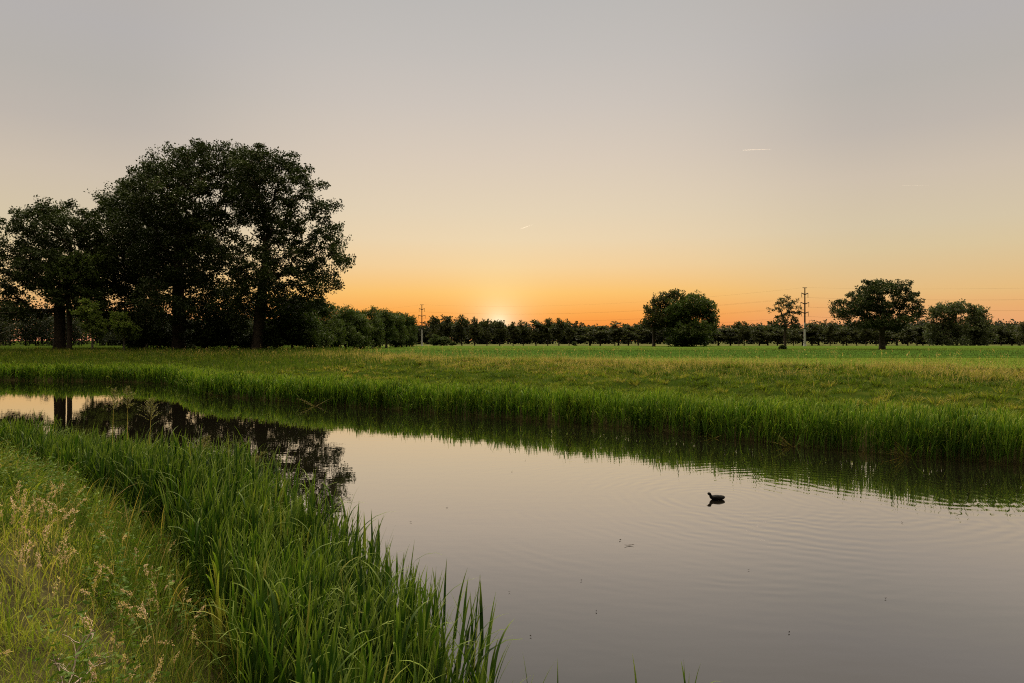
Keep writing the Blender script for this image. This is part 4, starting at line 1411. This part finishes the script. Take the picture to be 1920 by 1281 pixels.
dt.inputs[1].default_value = (math.sin(SUN_AZ), math.cos(SUN_AZ), 0)
mr = nt.nodes.new('ShaderNodeMapRange'); mr.interpolation_type = 'SMOOTHSTEP'
nt.links.new(dt.outputs['Value'], mr.inputs[0]); mr.inputs[1].default_value = .87; mr.inputs[2].default_value = 1.0
base = mixc(nt, mr.outputs[0], B.outputs[0], A.outputs[0])
# glow round the sun
ds = nt.nodes.new('ShaderNodeVectorMath'); ds.operation = 'DOT_PRODUCT'; nt.links.new(nrm.outputs[0], ds.inputs[0]); ds.inputs[1].default_value = sd
ang = math_(nt, 'ARCCOSINE', math_(nt, 'MINIMUM', ds.outputs['Value'], 1.0))
g1 = math_(nt, 'EXPONENT', math_(nt, 'MULTIPLY', ang, -1 / .045))
g2 = math_(nt, 'EXPONENT', math_(nt, 'MULTIPLY', ang, -1 / .019))
c = mixc(nt, g1, (0, 0, 0), (.02, .16, .09))
c2 = mixc(nt, g2, (0, 0, 0), (.2, .50, .50))
tot = mixc(nt, 1.0, mixc(nt, 1.0, base, c, 'ADD'), c2, 'ADD')
# unseen high sky: brightness added far beyond dusk to light the plants
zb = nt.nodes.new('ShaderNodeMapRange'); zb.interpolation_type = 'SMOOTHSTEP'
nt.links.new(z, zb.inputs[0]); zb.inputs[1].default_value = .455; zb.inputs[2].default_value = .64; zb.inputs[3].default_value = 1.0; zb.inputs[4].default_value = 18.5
# the eastern sky, away from the sunset, is much darker
eb = nt.nodes.new('ShaderNodeMapRange'); eb.interpolation_type = 'SMOOTHSTEP'
nt.links.new(dt.outputs['Value'], eb.inputs[0]); eb.inputs[1].default_value = -.25; eb.inputs[2].default_value = .65; eb.inputs[3].default_value = .07; eb.inputs[4].default_value = 1.0
hz = nt.nodes.new('ShaderNodeMapRange'); nt.links.new(z, hz.inputs[0]); hz.inputs[1].default_value = .80; hz.inputs[2].default_value = 1.0; hz.inputs[4].default_value = .45
ef = math_(nt, 'ADD', math_(nt, 'MULTIPLY', eb.outputs[0], math_(nt, 'SUBTRACT', 1.0, hz.outputs[0])), hz.outputs[0])
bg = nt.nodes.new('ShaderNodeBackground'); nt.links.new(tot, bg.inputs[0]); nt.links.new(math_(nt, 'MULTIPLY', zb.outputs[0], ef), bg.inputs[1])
sky = nt.nodes.new('ShaderNodeTexSky'); sky.sky_type = 'NISHITA'; sky.sun_disc = False
sky.sun_elevation = SUN_EL; sky.sun_rotation = SUN_AZ; sky.dust_density = 3; sky.air_density = 1.2
bg2 = nt.nodes.new('ShaderNodeBackground'); nt.links.new(sky.outputs[0], bg2.inputs[0]); bg2.inputs[1].default_value = .003
add = nt.nodes.new('ShaderNodeAddShader'); nt.links.new(bg.outputs[0], add.inputs[0]); nt.links.new(bg2.outputs[0], add.inputs[1])
nt.links.new(add.outputs[0], wout.inputs['Surface'])

sun = bpy.data.lights.new('sun', 'SUN'); sun.energy = 1.2; sun.angle = math.radians(.5); sun.color = (1, .55, .22)
so = bpy.data.objects.new('sun', sun); COL.objects.link(so)
so.rotation_euler = (-sd).to_track_quat('-Z', 'Y').to_euler()
so.location = (0, 0, 60)

cam = bpy.data.cameras.new('camera'); cam.lens = 24; cam.sensor_width = 36; cam.clip_start = .05; cam.clip_end = 30000
co = bpy.data.objects.new('camera', cam); COL.objects.link(co)
co.location = (0, 0, H_EYE)
co.rotation_euler = (math.radians(90) - math.atan2(640.5 - HY, F), 0, 0)
scene.camera = co

scene.view_settings.view_transform = 'Standard'
scene.view_settings.look = 'None'
scene.view_settings.exposure = 0
scene.view_settings.gamma = 1
cy = scene.cycles
cy.max_bounces = 8; cy.diffuse_bounces = 1; cy.glossy_bounces = 3; cy.transmission_bounces = 4; cy.transparent_max_bounces = 8
cy.use_denoising = False
cy.filter_width = 1.1
cy.caustics_reflective = False; cy.caustics_refractive = False
